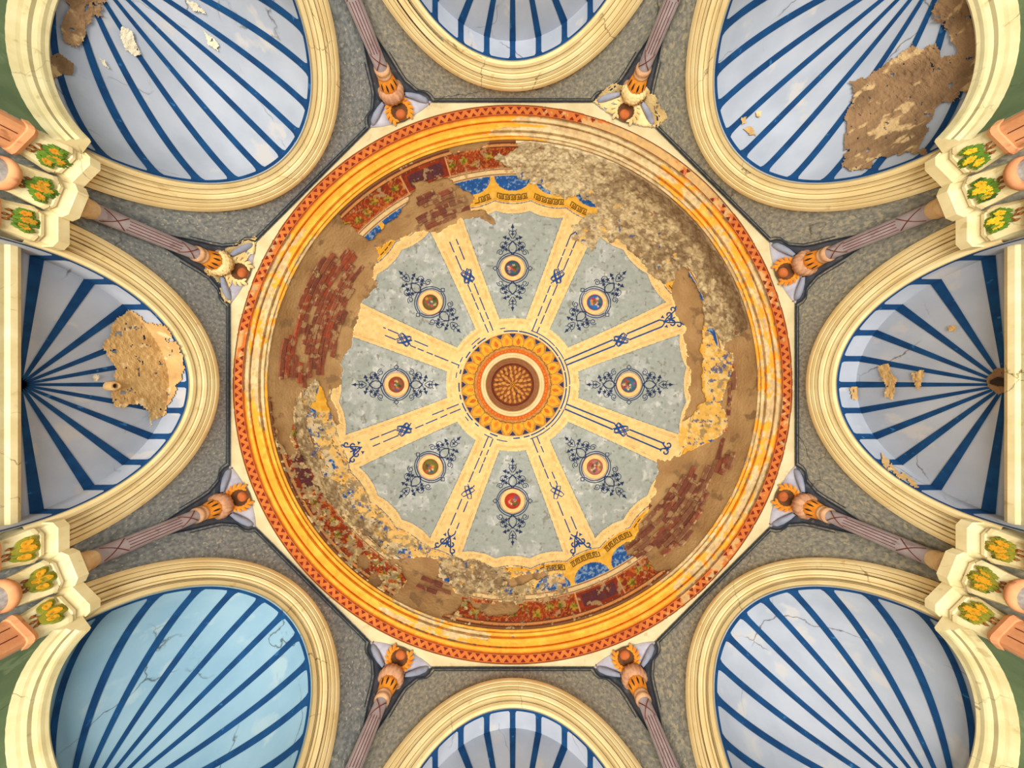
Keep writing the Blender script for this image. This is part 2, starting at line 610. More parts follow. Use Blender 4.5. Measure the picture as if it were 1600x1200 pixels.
def bvh_of(builders, a):
    v, f = [], []
    for b_ in builders:
        n0 = len(v)
        v += [Vector(rotz(p, a)) for p in b_.v]
        f += [tuple(i + n0 for i in q) for q in b_.f]
    return BVHTree.FromPolygons(v, f)


for k in range(8):
    a = k * PI / 4
    flat = k % 2 == 0
    e = thing('wall_niche' if flat else 'shell_niche', (1.0, 0, HS), a, NICHEL[k], 'niche', 'shallow flat niches' if flat else 'rounded shell niches')
    if flat:
        put('soffit', m_f1, e)
        put('back_wall', m_f2, e)
        put('painted_rim', m_fr, e, 'dark blue painted rim')
        for r in m_frays:
            put('ray', r, e)
        bvhs.append(bvh_of([f1, f2], a))
    else:
        put('shell', m_c1b if k == 3 else m_c1, e)
        put('painted_rim', m_cr, e, 'dark blue painted rim')
        for r in m_crays:
            put('ray', r, e)
        put('lower_wall', m_low, e, 'green painted wall below the cornice')
        bvhs.append(bvh_of([c1], a))
    niches.append(e)


def project(bvh, x, y):
    d = Vector(((x - CX) / F, (y - CY) / F, 1.0)).normalized()
    hit = bvh.ray_cast(Vector((0, 0, 0)), d)
    return hit[0], d


def patch(name, poly, bvh, m, parent, off=0.004, step=2.0, amp=3.0, seed=1, label=None, rough=0.0, rot=0.0):
    """an irregular flake of plaster whose outline follows poly (photo pixels), laid on the surface under it"""
    xs = [p[0] for p in poly]
    ys = [p[1] for p in poly]
    gx = np.arange(min(xs) - 8, max(xs) + 8, step)
    gy = np.arange(min(ys) - 8, max(ys) + 8, step)
    X, Y = np.meshgrid(gx, gy)
    cxx, cyy = X + step / 2, Y + step / 2
    wx, wy = warped(cxx, cyy, amp, seed, 12)
    ins = inpoly(wx, wy, poly)
    hole = (fbm(cxx, cyy, 9, seed + 9) > 0.74)
    ins &= ~hole
    nz = fbm(X, Y, 6, seed + 5)
    idx, v, f = {}, [], []
    inv = -rot
    for i in range(len(gy) - 1):
        for j in range(len(gx) - 1):
            if not ins[i, j]:
                continue
            q = []
            for (ii, jj) in ((i, j), (i, j + 1), (i + 1, j + 1), (i + 1, j)):
                if (ii, jj) not in idx:
                    jx = X[ii, jj] + (random.random() - 0.5) * step * 0.7
                    jy = Y[ii, jj] + (random.random() - 0.5) * step * 0.7
                    p, d = project(bvh, jx, jy)
                    if p is None:
                        idx[(ii, jj)] = None
                    else:
                        p = p - d * (off + rough * nz[ii, jj])
                        idx[(ii, jj)] = len(v)
                        v.append(rotz(p, inv))
                q.append(idx[(ii, jj)])
            if None not in q:
                f.append(tuple(q))
    if f:
        return obj(name, v, f, m, parent, False, None, label)


def sc(pts, s, ox=0, oy=0):
    return [(x / s + ox, y / s + oy) for x, y in pts]


PATCHES = [
    (5, 'mud', sc([(300, -60), (470, -60), (455, 60), (470, 85), (420, 70), (380, 120), (370, 190), (330, 210), (285, 190), (270, 110), (300, 60)], 2.857)),
    (5, 'mud', sc([(215, 260), (260, 235), (330, 280), (325, 330), (290, 330), (250, 345), (235, 400), (225, 440), (205, 380), (210, 330)], 2.857)),
    (5, 'flake', sc([(540, 115), (590, 140), (600, 190), (630, 240), (600, 250), (560, 220), (540, 160)], 2.857)),
    (5, 'flake', sc([(910, 135), (980, 200), (970, 225), (930, 200)], 2.857)),
    (5, 'flake', sc([(830, 0), (880, 15), (920, 60), (870, 50)], 2.857)),
    (5, 'flake', sc([(440, 260), (470, 270), (490, 310), (460, 290)], 2.857)),
    (7, 'mud', sc([(1190, 60), (1215, 10), (1240, -60), (1400, -60), (1420, 120), (1395, 300), (1400, 400), (1330, 410), (1290, 450), (1220, 465), (1190, 520), (1160, 560), (1165, 600), (1130, 660), (1165, 665), (1160, 685), (1060, 690), (960, 705), (900, 745), (820, 755), (775, 745), (800, 710), (790, 640), (810, 590), (800, 520), (840, 430), (815, 370), (890, 350), (920, 320), (970, 290), (1050, 240), (1100, 195), (1150, 220), (1210, 190), (1230, 230), (1240, 260), (1300, 240), (1260, 130), (1190, 90)], 2.857, 1040)),
    (7, 'mud_tan', sc([(345, 575), (380, 560), (405, 605), (370, 600)], 2.857, 1040)),
    (7, 'mud_tan', sc([(338, 525), (365, 522), (362, 555), (345, 555)], 2.857, 1040)),
    (7, 'mud_tan', sc([(402, 498), (428, 498), (422, 525), (405, 520)], 2.857, 1040)),
    (4, 'mud_tan', sc([(500, 285), (560, 320), (600, 345), (650, 345), (690, 400), (710, 450), (715, 520), (690, 590), (665, 640), (655, 680), (600, 720), (585, 740), (580, 680), (540, 660), (460, 665), (430, 620), (450, 560), (440, 500), (400, 430), (430, 390), (430, 350), (455, 310)], 2.5, 0, 370)),
    (4, 'flake', sc([(360, 535), (390, 545), (380, 565), (365, 560)], 2.5, 0, 370)),
    (0, 'mud_tan', sc([(430, 530), (470, 515), (480, 560), (510, 580), (495, 620), (490, 665), (455, 650), (460, 610), (440, 570)], 2.5, 1200, 360)),
    (0, 'mud_tan', sc([(562, 555), (603, 543), (603, 590), (592, 628), (568, 600)], 2.5, 1200, 360)),
    (0, 'mud_tan', sc([(318, 615), (348, 608), (348, 660), (325, 655)], 2.5, 1200, 360)),
    (0, 'mud_tan', sc([(440, 860), (470, 900), (520, 945), (600, 1000), (570, 1000), (500, 960), (450, 910)], 2.5, 1200, 360)),
    (0, 'mud_tan', sc([(705, 375), (735, 372), (735, 395), (708, 395)], 2.5, 1200, 360)),
    (0, 'mud', sc([(855, 575), (890, 535), (940, 540), (950, 630), (900, 640), (860, 612)], 2.5, 1200, 360)),
]
for i, (k, m, poly) in enumerate(PATCHES):
    big = (max(p[0] for p in poly) - min(p[0] for p in poly)) > 60
    patch('bare_patch', poly, bvhs[k], m, niches[k], 0.0035, 2.0 if big else 1.5, 5.0 if big else 2.0, 11 + i, 'bare plaster where the paint has fallen off', 0.004, k * PI / 4)

# small fixtures inside the two side niches
p, d = project(bvhs[4], 171, 603)
pl = rotz(p, -PI)
soc = thing('lamp_socket', (p.x, p.y, p.z), 0, 'small clay lamp socket beside the tan patch of the left niche', 'lamp socket')
bb = MB()
loops = []
for (r_, dx) in ((0.0125, 0.0), (0.0125, 0.016), (0.009, 0.018), (0.006, 0.018), (0.006, 0.008)):
    loops.append([(p.x + dx, p.y + r_ * math.cos(2 * PI * j / 16), p.z + r_ * math.sin(2 * PI * j / 16)) for j in range(16)])
bb.loft(loops, True)
bb.obj('collar', 'mud_tan', soc, True)
bb = MB()
bb.loft([[(p.x + 0.009, p.y + r_ * math.cos(2 * PI * j / 12), p.z + r_ * math.sin(2 * PI * j / 12)) for j in range(12)] for r_ in (0.0062, 0.0001)], True)
bb.obj('hole', 'dark', soc)
patch('hole', sc([(868, 585), (900, 572), (935, 580), (930, 610), (900, 612), (868, 600)], 2.5, 1200, 360), bvhs[0], 'dark', niches[0], 0.009, 1.2, 1.0, 91, 'dark broken hole', 0.0, 0.0)

# ================================================================== CORNICES
# straight cornice under the left and right niche
CP = [(1.075, 0.596), (1.004, 0.592), (1.000, 0.586), (1.001, 0.578), (1.010, 0.576), (1.012, 0.570), (1.020, 0.566), (1.030, 0.556), (1.032, 0.548), (1.042, 0.545), (1.044, 0.536), (1.056, 0.528), (1.060, 0.515), (1.062, 0.48)]
CP = [(min(d + 0.032, 1.0595 + 0.03 * max(0, 0.56 - h)), h - 0.012) for d, h in CP]
for k, lab in ((0, 'straight cream cornice under the flat niche on the right edge'), (4, 'straight cream cornice under the flat niche on the left edge')):
    e = thing('cornice', (1.03, 0, 0.5), k * PI / 4, lab, 'cornice', 'straight cornices')
    for i0, i1, nm in ((0, 5, 'top_moulding'), (4, 9, 'middle_moulding'), (8, 13, 'lower_moulding')):
        b = MB()
        for q in range(i0, i1):
            b.loft([[(CP[q][0], s, CP[q][1]) for s in (-0.294, 0.294)], [(CP[q + 1][0], s, CP[q + 1][1]) for s in (-0.294, 0.294)]], False)
        b.obj(nm, 'impost', e)
# curved cornices of the apses
AP = [(0.295, 0.588), (0.266, 0.584), (0.262, 0.578), (0.263, 0.571), (0.270, 0.569), (0.2715, 0.564), (0.279, 0.560), (0.281, 0.553), (0.290, 0.549), (0.292, 0.542), (0.3005, 0.530)]
AP = [(r, 0.575 + (h - 0.578) * 0.62) for r, h in AP]
for k in (1, 3, 5, 7):
    e = thing('curved_cornice', (1.28, 0, 0.5), k * PI / 4, 'curved cream cornice around the foot of the %s niche' % PLACE[k].replace(' corner', ''), 'cornice', 'curved cornices under the shell niches')
    for i0, i1, nm in ((0, 4, 'top_moulding'), (3, 7, 'middle_moulding'), (6, 10, 'lower_moulding')):
        b = MB()
        for q in range(i0, i1):
            b.loft([[(0.988, -p[0], p[1])] + [(1.0 + p[0] * math.cos(a), p[0] * math.sin(a), p[1]) for a in [-PI / 2 + PI * i / 56 for i in range(57)]] + [(0.988, p[0], p[1])] for p in AP[q:q + 2]], False)
        if i0 == 0:
            for sg in (-1, 1):
                b.add([(0.988, sg * r, h) for r, h in AP] + [(0.988, sg * 0.312, AP[-1][1]), (0.988, sg * 0.312, AP[0][1])], [tuple(range(len(AP) + 2))])
        b.obj(nm, 'impost', e, True)

# ================================================================== PIERS


def rrect(s0, hw, df, db, h, ch):
    return [(db, s0 - hw, h), (df + ch, s0 - hw, h), (df + ch * 0.3, s0 - hw + ch * 0.3, h), (df, s0 - hw + ch, h), (df, s0 + hw - ch, h), (df + ch * 0.3, s0 + hw - ch * 0.3, h), (df + ch, s0 + hw, h), (db, s0 + hw, h)]


def chrect(s0, hw, df, db, h, ch):
    return [(db, s0 - hw, h), (df + ch, s0 - hw, h), (df, s0 - hw + ch, h), (df, s0 + hw - ch, h), (df + ch, s0 + hw, h), (db, s0 + hw, h)]


ABAC = [(0.612, 0.033, 0.030), (0.611, 0.0385, 0.036), (0.596, 0.0385, 0.036), (0.595, 0.0355, 0.033), (0.589, 0.0325, 0.028), (0.584, 0.031, 0.026), (0.583, 0.033, 0.028), (0.579, 0.033, 0.028), (0.578, 0.034, 0.024)]
BELL = [(0.578, 0.0295, 0.024), (0.570, 0.0290, 0.0235), (0.552, 0.0265, 0.0205), (0.532, 0.0245, 0.0175), (0.516, 0.0240, 0.0165)]
COLL = [(0.5165, 0.024, 0.0165), (0.516, 0.0275, 0.0205), (0.511, 0.0295, 0.0225), (0.505, 0.0275, 0.0205), (0.5045, 0.025, 0.0175)]


ABAC = [(h - 0.012, a, b) for h, a, b in ABAC]
BELL = [(0.527 + (h - 0.516) * 0.63, a * 1.2, b) for h, a, b in BELL]
COLL = [(h + 0.011, a * 1.18, b) for h, a, b in COLL]


def leafshape(kind, n=40):
    pts = []
    for i in range(n):
        a = 2 * PI * i / n
        if kind == 'maple':
            r = 0.72 + 0.28 * abs(math.cos(2.5 * a)) ** 0.7 + 0.10 * math.cos(15 * a)
        else:
            r = 0.80 + 0.18 * abs(math.cos(1.5 * a)) + 0.03 * math.cos(9 * a)
        pts.append((r * math.cos(a) * 0.72, r * math.sin(a)))
    return pts


def leaf_mesh(builder, fr, a0, h0, size, ang, kind, lift, inner=False):
    """a lobed relief leaf; fr maps (a, h, out) to space"""
    pts = leafshape(kind)
    ca, sa = math.cos(ang), math.sin(ang)
    loops = []
    for t, up in (((0.56, 0.0028), (0.52, 0.0044), (0.26, 0.0044), (0.02, 0.0036)) if inner else ((1.0, 0.0), (0.96, 0.0022), (0.6, 0.0035), (0.25, 0.0028), (0.02, 0.0018))):
        l = []
        for (x, y) in pts:
            x_, y_ = x * t * size, y * t * size
            l.append(fr(a0 + x_ * ca - y_ * sa, h0 + x_ * sa + y_ * ca, lift + up))
        loops.append(l)
    builder.loft(loops, True)


def bell_out(h):
    for i in range(len(BELL) - 1):
        h1, h0_ = BELL[i][0], BELL[i + 1][0]
        if h0_ <= h <= h1:
            t = (h - h0_) / (h1 - h0_)
            return BELL[i + 1][2] * (1 - t) + BELL[i][2] * t
    return BELL[0][2] if h > BELL[0][0] else BELL[-1][2]


PIERS = [(7, 0, 'maple', ('leaf_green', 'leaf_yellow'), 'clustered pier with bright yellow-green leaves, upper right edge'),
         (0, 1, 'maple', ('leaf_olive', 'leaf_gold'), 'clustered pier with orange-gold pointed leaves, lower right edge'),
         (3, 4, 'round', ('leaf_olive', 'leaf_gold'), 'clustered pier with rounded mustard leaves, lower left edge'),
         (4, 5, 'maple', ('leaf_green', 'leaf_orange'), 'clustered pier with jagged green and orange leaves, upper left edge')]
for (ka, kb, lk, lmat, lab) in PIERS:
    ka_, kb_ = ka, kb
    beta = (ka + 0.5) * PI / 4
    e = thing('clustered_pier', (1.03, 0, -0.3), beta, lab, 'pier', 'clustered piers at the edges')
    for side in (-1, 0, 1):
        if side == 0:
            wl = 1.045      # reference plane for the middle shaft
            back = 1.085
            fr0 = lambda p: p
            s0 = 0.0
        else:
            wl = 1.0
            back = 1.075
            th = side * PI / 8
            fr0 = (lambda th: (lambda p: rotz(p, th)))(th)
            s0 = -side * 0.331

        def lo(sec, ch, shape=chrect):
            return [[fr0(p) for p in shape(s0, hw, wl - pj, back if shape is chrect else min(back, 1.004), h, ch)] for (h, hw, pj) in sec]
        ab_ = MB()
        for q in range(len(ABAC) - 1):
            ab_.loft(lo(ABAC[q:q + 2], 0.012), True, q == 0, False)
        ab_.obj('abacus', 'impost', e, False)
        cb = MB()
        cb.loft(lo(BELL, 0.008), True, False, True)
        cap = cb.obj('capital', 'impost', e, False)
        if side == 0:
            cl = MB()
            cl.lathe([(0.0, 0.5285), (0.029, 0.528), (0.0325, 0.522), (0.029, 0.516), (0.024, 0.5155)], (wl - 0.0 + 0.004, 0), 28)
            cl.obj('collar', 'pink', e, True)
            sh = MB()
            sh.lathe([(0.0245, 0.517), (0.0255, -0.3)], (wl + 0.004, 0), 28)
            sh.obj('column_shaft', 'shaft_grey', e, True, 'round grey column shaft')
        else:
            cl = MB()
            cl.loft(lo(COLL, 0.010, rrect), True, True, True)
            cl.obj('collar', 'pink', e)
            sh = MB()
            sh.loft(lo([(0.517, 0.030, 0.018), (0.2, 0.0302, 0.018), (-0.3, 0.0305, 0.018)], 0.010, rrect), True)
            sh.obj('pilaster_shaft', 'pink', e)
            gv = MB()
            gv.loft([[fr0((wl - 0.0185, s0 + q, h)) for h in (0.512, -0.3)] for q in (-0.011, -0.009)], False)
            gv.loft([[fr0((wl - 0.0185, s0 + q, h)) for h in (0.512, -0.3)] for q in (0.009, 0.011)], False)
            gv.obj('groove', 'rust', e)

        def fr(a, h, out):
            return fr0((wl - bell_out(h) - out - 0.0006, s0 + a, h))
        rnd = random.Random(int(side * 7 + ka * 13))
        trio = [(0.0, 0.5545, 0.0145, 0.0), (-0.0135, 0.550, 0.0115, 0.7), (0.0135, 0.5505, 0.0115, -0.7)]
        if side == 0:
            trio.append((0.002, 0.547, 0.0115, 0.2))
        for (a0, h0, sz, an) in trio:
            prm = (a0 + rnd.uniform(-0.002, 0.002), h0 + rnd.uniform(-0.002, 0.002), sz * rnd.uniform(1.15, 1.35), an + rnd.uniform(-0.25, 0.25), lk, rnd.uniform(0.0, 0.0012))
            lb_ = MB()
            leaf_mesh(lb_, fr, *prm)
            lf = lb_.obj('leaf', lmat[0], cap, False)
            lf.location = (0, 0, 0)
            lb_ = MB()
            leaf_mesh(lb_, fr, *prm, inner=True)
            lf = lb_.obj('leaf_centre', lmat[1], cap, False)
            lf.location = (0, 0, 0)
        st = MB()
        st.tube([fr(0.0, 0.548, 0.001), fr(0.002, 0.540, 0.0015), fr(-0.001, 0.533, 0.0015)], 0.0012)
        st.tube([fr(0.002, 0.541, 0.0015), fr(0.009, 0.537, 0.0012)], 0.001)
        st.tube([fr(0.001, 0.538, 0.0015), fr(-0.008, 0.534, 0.0012)], 0.001)
        for (a0, h0) in ((0.010, 0.536), (-0.009, 0.533), (0.0, 0.532)):
            st.tube([fr(a0 - 0.001, h0 - 0.004, 0.001), fr(a0, h0, 0.001), fr(a0 + 0.001, h0 + 0.004, 0.001)], [0.0008, 0.003, 0.0008])
        so = st.obj('stem', 'bud', cap)
        so.location = (0, 0, 0)

# ================================================================== CORNER COLUMNS
CC = 1.060


def colmeshes():
    R = {}
    b = MB(); b.lathe([(0.0195, 0.632), (0.0205, 0.66), (0.0195, 0.85)], (CC, 0), 24); R['shaft'] = b.mesh('shaft', 'shaft', True)
    b = MB(); b.lathe([(0.0, 0.612), (0.027, 0.612), (0.027, 0.622), (0.0245, 0.626), (0.0215, 0.632), (0.023, 0.636), (0.0198, 0.642)], (CC, 0), 24); R['base'] = b.mesh('base', 'column_base', True)
    b = MB()
    for a in (-2.55, -2.95, 2.95, 2.55):
        b.tube([(CC + 0.0202 * math.cos(a), 0.0202 * math.sin(a), z) for z in (0.69, 0.74, 0.80)], 0.0010, 5)
    for sg in (-1, 1):
        for z0, z1 in ((0.648, 0.69), (0.80, 0.842)):
            pts = []
            for i in range(15):
                t = i / 14
                a = PI + sg * (0.9 - 1.8 * t)
                pts.append((CC + 0.0204 * math.cos(a), 0.0204 * math.sin(a), z0 + (z1 - z0) * t))
            b.tube(pts, 0.0011, 5)
    R['painted_lines'] = b.mesh('painted_lines', 'rust')
    b = MB(); b.lathe([(0.0195, 0.846), (0.024, 0.850), (0.0245, 0.855), (0.0215, 0.859), (0.024, 0.863), (0.0235, 0.868), (0.022, 0.871)], (CC, 0), 24); R['necking'] = b.mesh('necking', 'peach', True)
    b = MB(); b.lathe([(0.022, 0.869), (0.0255, 0.88), (0.030, 0.897), (0.029, 0.902)], (CC, 0), 24); R['leaf_band'] = b.mesh('leaf_band', 'gilt', True)
    lv = []
    for i in range(5):
        a = PI + (i - 2) * 0.62
        b = MB()
        lp = []
        for (t, hw_) in ((0, 0.05), (0.25, 0.2), (0.5, 0.26), (0.75, 0.2), (1.0, 0.04)):
            z = 0.872 + 0.026 * t
            rr = 0.0232 + 0.0072 * t + 0.002
            lp.append([(CC + (rr - (0.002 if q else 0)) * math.cos(a + q * hw_), (rr - (0.002 if q else 0)) * math.sin(a + q * hw_), z) for q in (-1, 0, 1)])
        b.loft(lp, False)
        lv.append(b.mesh('gilt_leaf', 'gilt', True))
    dk = []
    for i in range(4):
        a = PI + (i - 1.5) * 0.62
        b = MB()
        lp = []
        for (t, hw_) in ((0.15, 0.02), (0.35, 0.09), (0.6, 0.11), (0.85, 0.02)):
            z = 0.873 + 0.026 * t
            rr = 0.0232 + 0.0072 * t + 0.0012
            lp.append([(CC + rr * math.cos(a + q * hw_), rr * math.sin(a + q * hw_), z) for q in (-1, 1)])
        b.loft(lp, False)
        dk.append(b.mesh('dark_gap', 'dark'))
    b = MB(); b.lathe([(0.029, 0.900), (0.037, 0.903), (0.042, 0.910), (0.0425, 0.920), (0.037, 0.930), (0.033, 0.933)], (CC, 0), 72, flute=18, fd=0.035); R['bell'] = b.mesh('bell', 'bell', True)
    # abacus: concave flaring block between the two walls
    b = MB()
    lp = []
    for i in range(9):
        t = i / 8
        hw_ = 0.028 + 0.088 * t ** 1.7
        z = 0.924 + 0.046 * t
        dd = 1.050 - 0.022 * t
        row = []
        for q in np.linspace(-1, 1, 13):
            bul = 0.013 * (1 - q * q) * t
            row.append((dd - bul + 0.006 * abs(q) ** 3, hw_ * q, z))
        lp.append(row)
    lp.append([(p[0], p[1], HT - 0.0005) for p in lp[-1]])
    lp2 = [[p for p in r] for r in lp]
    b.loft(lp2, False)
    R['abacus'] = b.mesh('abacus', 'lavender', True)
    vol = []
    for sg in (-1, 1):
        b = MB()
        b.tube([(1.046, sg * 0.040, 0.930), (1.043, sg * 0.060, 0.940), (1.040, sg * 0.080, 0.952), (1.037, sg * 0.098, 0.963), (1.035, sg * 0.106, 0.970)], [0.005, 0.008, 0.010, 0.009, 0.005], 12)
        vol.append(b.mesh('volute', 'volute', True))
    b = MB()
    for sg in (-1, 1):
        for u, v_ in ((1, 1), (1, -1)):
            c = Vector((1.0315, sg * 0.104, 0.9735))
            d1 = Vector((0, u * 0.0045, v_ * 0.0035)) + Vector((-0.002, 0, 0))
            b.tube([c - d1, c + d1], 0.0011, 5)
    R['cross_marks'] = b.mesh('cross_marks', 'rust')
    # wreath: leaves along a U, open towards the dome ring, and a rust shield inside it

    def wp(a, v_, out=0.0):
        d = 1.006 + 0.034 * v_
        h = 0.971 - 0.038 * v_
        return (d - out * 0.75, a, h - out * 0.66)
    wl = []
    for i in range(12):
        u = -1 + 2 * i / 11
        an = u * 2.05
        ca, cv = 0.035 * math.sin(an), 0.50 + 0.50 * math.cos(an)
        for sg in (-1, 1):
            b = MB()
            ta, tv = math.cos(an) * 0.034, -math.sin(an) * 0.48
            na, nv = math.sin(an) * 0.034, math.cos(an) * 0.48
            s_ = 1 if u > 0 else -1
            da, dv = (ta * s_ * 0.62 + na * (0.34 if sg > 0 else -0.22)), (tv * s_ * 0.62 + nv * (0.34 if sg > 0 else -0.22))
            pa, pv = -dv / 0.48 * 0.034 * 0.25, da / 0.034 * 0.48 * 0.25
            lp = []
            for (t, wd) in ((0, 0.05), (0.3, 0.8), (0.6, 0.9), (0.85, 0.5), (1.0, 0.02)):
                lp.append([wp(ca + da * t + pa * wd * q, cv + dv * t + pv * wd * q, 0.003 + 0.004 * (1 - abs(q)) * math.sin(PI * min(1, t + 0.1))) for q in (-1, 0, 1)])
            b.loft(lp, False)
            wl.append(b.mesh('wreath_leaf', 'gilt', True))
    b = MB()
    lp = []
    for (t, up) in ((1.0, 0.001), (0.85, 0.004), (0.4, 0.006), (0.02, 0.0065)):
        lp.append([wp(0.017 * t * math.cos(2 * PI * j / 20), 0.36 + 0.24 * t * math.sin(2 * PI * j / 20), up) for j in range(20)])
    b.loft(lp, True)
    R['shield'] = b.mesh('shield', 'shield', True)
    b = MB()
    lp = [[wp(0.036 * t * math.cos(2 * PI * j / 20), 0.50 + 0.50 * t * math.sin(2 * PI * j / 20), 0.0010) for j in range(20)] for t in (1.0, 0.02)]
    b.loft(lp, True)
    R['wreath_bed'] = b.mesh('wreath_bed', 'wreath_bed')
    return R, lv, dk, vol, wl


CR, CLV, CDK, CVOL, CWL = colmeshes()
COLL_ = ['painted corner column with intact gold wreath, right edge, below the flat niche', 'painted corner column with gold wreath, bottom right of the dome', 'painted corner column with dark-stained wreath, bottom left of the dome',
         'painted corner column with gold wreath, left side, below the flat niche', 'painted corner column with broken plaster capital, left side above the flat niche', 'painted corner column with gold wreath, top left of the dome',
         'painted corner column with crumbled pale wreath, top right of the dome', 'painted corner column with gold wreath, right side, above the flat niche']
columns = []
for k in range(8):
    beta = (k + 0.5) * PI / 4
    e = thing('corner_column', (CC, 0, 0.61), beta, COLL_[k], 'column', 'painted columns in the corners of the octagon')
    for nm in ('shaft', 'base', 'painted_lines', 'necking', 'bell', 'abacus', 'cross_marks', 'shield', 'wreath_bed'):
        put(nm, CR[nm], e)
    lbd = put('leaf_band', CR['leaf_band'], e)
    for me in CLV:
        put('gilt_leaf', me, lbd)
    for me in CDK:
        put('dark_gap', me, lbd)
    for me in CVOL:
        put('volute', me, e)
    for me in CWL:
        o = put('wreath_leaf', me, e)
        if k in (4, 6):
            o.material_slots[0].link = 'OBJECT'
            o.material_slots[0].material = M['lime']
    columns.append(e)

# broken plaster around two of the capitals
for k, ka, kb, poly in ((4, 4, 5, [(330, 405), (365, 378), (402, 372), (400, 392), (376, 418), (357, 440), (364, 478), (345, 470), (342, 442), (318, 425)]),
                        (6, 6, 7, [(926, 160), (955, 132), (1000, 126), (1032, 160), (1042, 185), (1022, 205), (990, 192), (950, 178)])):
    beta = (k + 0.5) * PI / 4
    vv, ff = [], []
    for me, a in ((wm, ka * PI / 4), (wm, kb * PI / 4), (CR['abacus'], beta), (CR['bell'], beta)):
        n0 = len(vv)
        vv += [Vector(rotz(v.co / S, a)) for v in me.vertices]
        ff += [tuple(i + n0 for i in p.vertices) for p in me.polygons]
    patch('plaster_patch', poly, BVHTree.FromPolygons(vv, ff), 'lime', columns[k], 0.002, 1.5, 4.0, 131 + k, 'cream patch of broken plaster', 0.003, beta)

# ================================================================== DOME SURFACE MAPPING
_ps = np.linspace(-0.03, PI / 2, 4000)
_rs = F * RD * np.cos(_ps) / (ZC + RD * np.sin(_ps))
_o = np.argsort(_rs)
_rs_s, _ps_s = _rs[_o], _ps[_o]


def psi_of(r):
    return np.interp(r, _rs_s, _ps_s)


def dome_xyz(r, th, off=0.0):
    ps = psi_of(r)
    R = RD - off
    rho, z = R * np.cos(ps), ZC + R * np.sin(ps)
    return np.stack([rho * np.cos(th), rho * np.sin(th), z + 0 * th], -1)


def dome_px(x, y, off=0.0):
    x = np.asarray(x, float) - CX
    y = np.asarray(y, float) - CY
    return dome_xyz(np.hypot(x, y), np.arctan2(y, x), off)


dome = thing('dome', (0, 0, ZC), 0, 'painted dome with eight grey panels and large patches of fallen plaster', 'dome')

# substrate behind the paint
nr, nt = 150, 420
rr = np.linspace(60, 383.5, nr)
tt = np.arange(nt) * 2 * PI / nt
RRg, TTg = np.meshgrid(rr, tt, indexing='ij')
GX, GY = RRg * np.cos(TTg), RRg * np.sin(TTg)
P = dome_xyz(RRg, TTg, 0.004 * (fbm(GX, GY, 14, 31) - 0.5) + 0.0015 * (fbm(GX, GY, 4, 32) - 0.5))
ii, jj = np.meshgrid(np.arange(nr - 1), np.arange(nt), indexing='ij')
q = np.stack([ii * nt + jj, ii * nt + (jj + 1) % nt, (ii + 1) * nt + (jj + 1) % nt, (ii + 1) * nt + jj], -1).reshape(-1, 4)
o = obj('rough_ground', P.reshape(-1, 3), q, 'ground', dome, True, None, 'brown rough plaster laid bare')

# ---------------------------------------------------------------- damage outlines (photo pixels)
BARE = [
    [(520, 330), (535, 348), (556, 358), (572, 372), (585, 385), (594, 392), (589, 412), (581, 430), (590, 441), (577, 457), (563, 470), (560, 487), (552, 525), (546, 547), (530, 570), (534, 590), (529, 604), (518, 616), (524, 640), (532, 660), (524, 662), (512, 640), (505, 612), (493, 590), (478, 605), (460, 628), (456, 650), (455, 680), (462, 705), (450, 712), (436, 690), (428, 660), (424, 622), (405, 610), (405, 530), (425, 480), (450, 420), (480, 375)],
    [(585, 385), (575, 374), (590, 362), (612, 340), (635, 318), (645, 297), (642, 282), (670, 281), (702, 276), (716, 290), (730, 301), (742, 309), (737, 325), (757, 326), (770, 332), (774, 347), (760, 345), (744, 337), (718, 344), (690, 357), (676, 367), (664, 360), (640, 362), (618, 372), (606, 375), (597, 388)],
    [(1059, 420), (1077, 420), (1089, 442), (1100, 476), (1100, 510), (1097, 547), (1098, 571), (1102, 627), (1084, 645), (1067, 655), (1077, 622), (1080, 592), (1077, 571), (1073, 540), (1067, 505), (1055, 484), (1051, 454)],
    [(1027, 719), (1029, 741), (1026, 756), (1020, 771), (1014, 793), (1005, 806), (998, 821), (992, 839), (979, 852), (981, 871), (1001, 871), (1011, 873), (1022, 891), (1048, 891), (1079, 875), (1120, 850), (1160, 790), (1180, 730), (1195, 650), (1195, 560), (1190, 500), (1165, 510), (1148, 528), (1130, 550), (1132, 590), (1125, 631), (1140, 673), (1107, 690), (1072, 708), (1045, 715)],
    [(604, 869), (619, 873), (651, 871), (685, 875), (683, 897), (700, 912), (711, 927), (722, 931), (717, 956), (692, 963), (674, 985), (640, 975), (610, 950), (612, 925), (625, 925), (638, 912), (627, 901), (619, 881), (608, 879)],
    [(785, 905), (850, 890), (858, 897), (850, 905), (800, 915)],
    [(730, 945), (800, 940), (815, 950), (800, 965), (760, 962)],
    [(700, 222), (735, 215), (770, 210), (770, 222), (740, 236), (705, 240)],
    [(556, 870), (570, 868), (580, 880), (572, 893), (558, 885)], [(575, 895), (590, 895), (600, 912), (590, 920), (578, 908)],
]
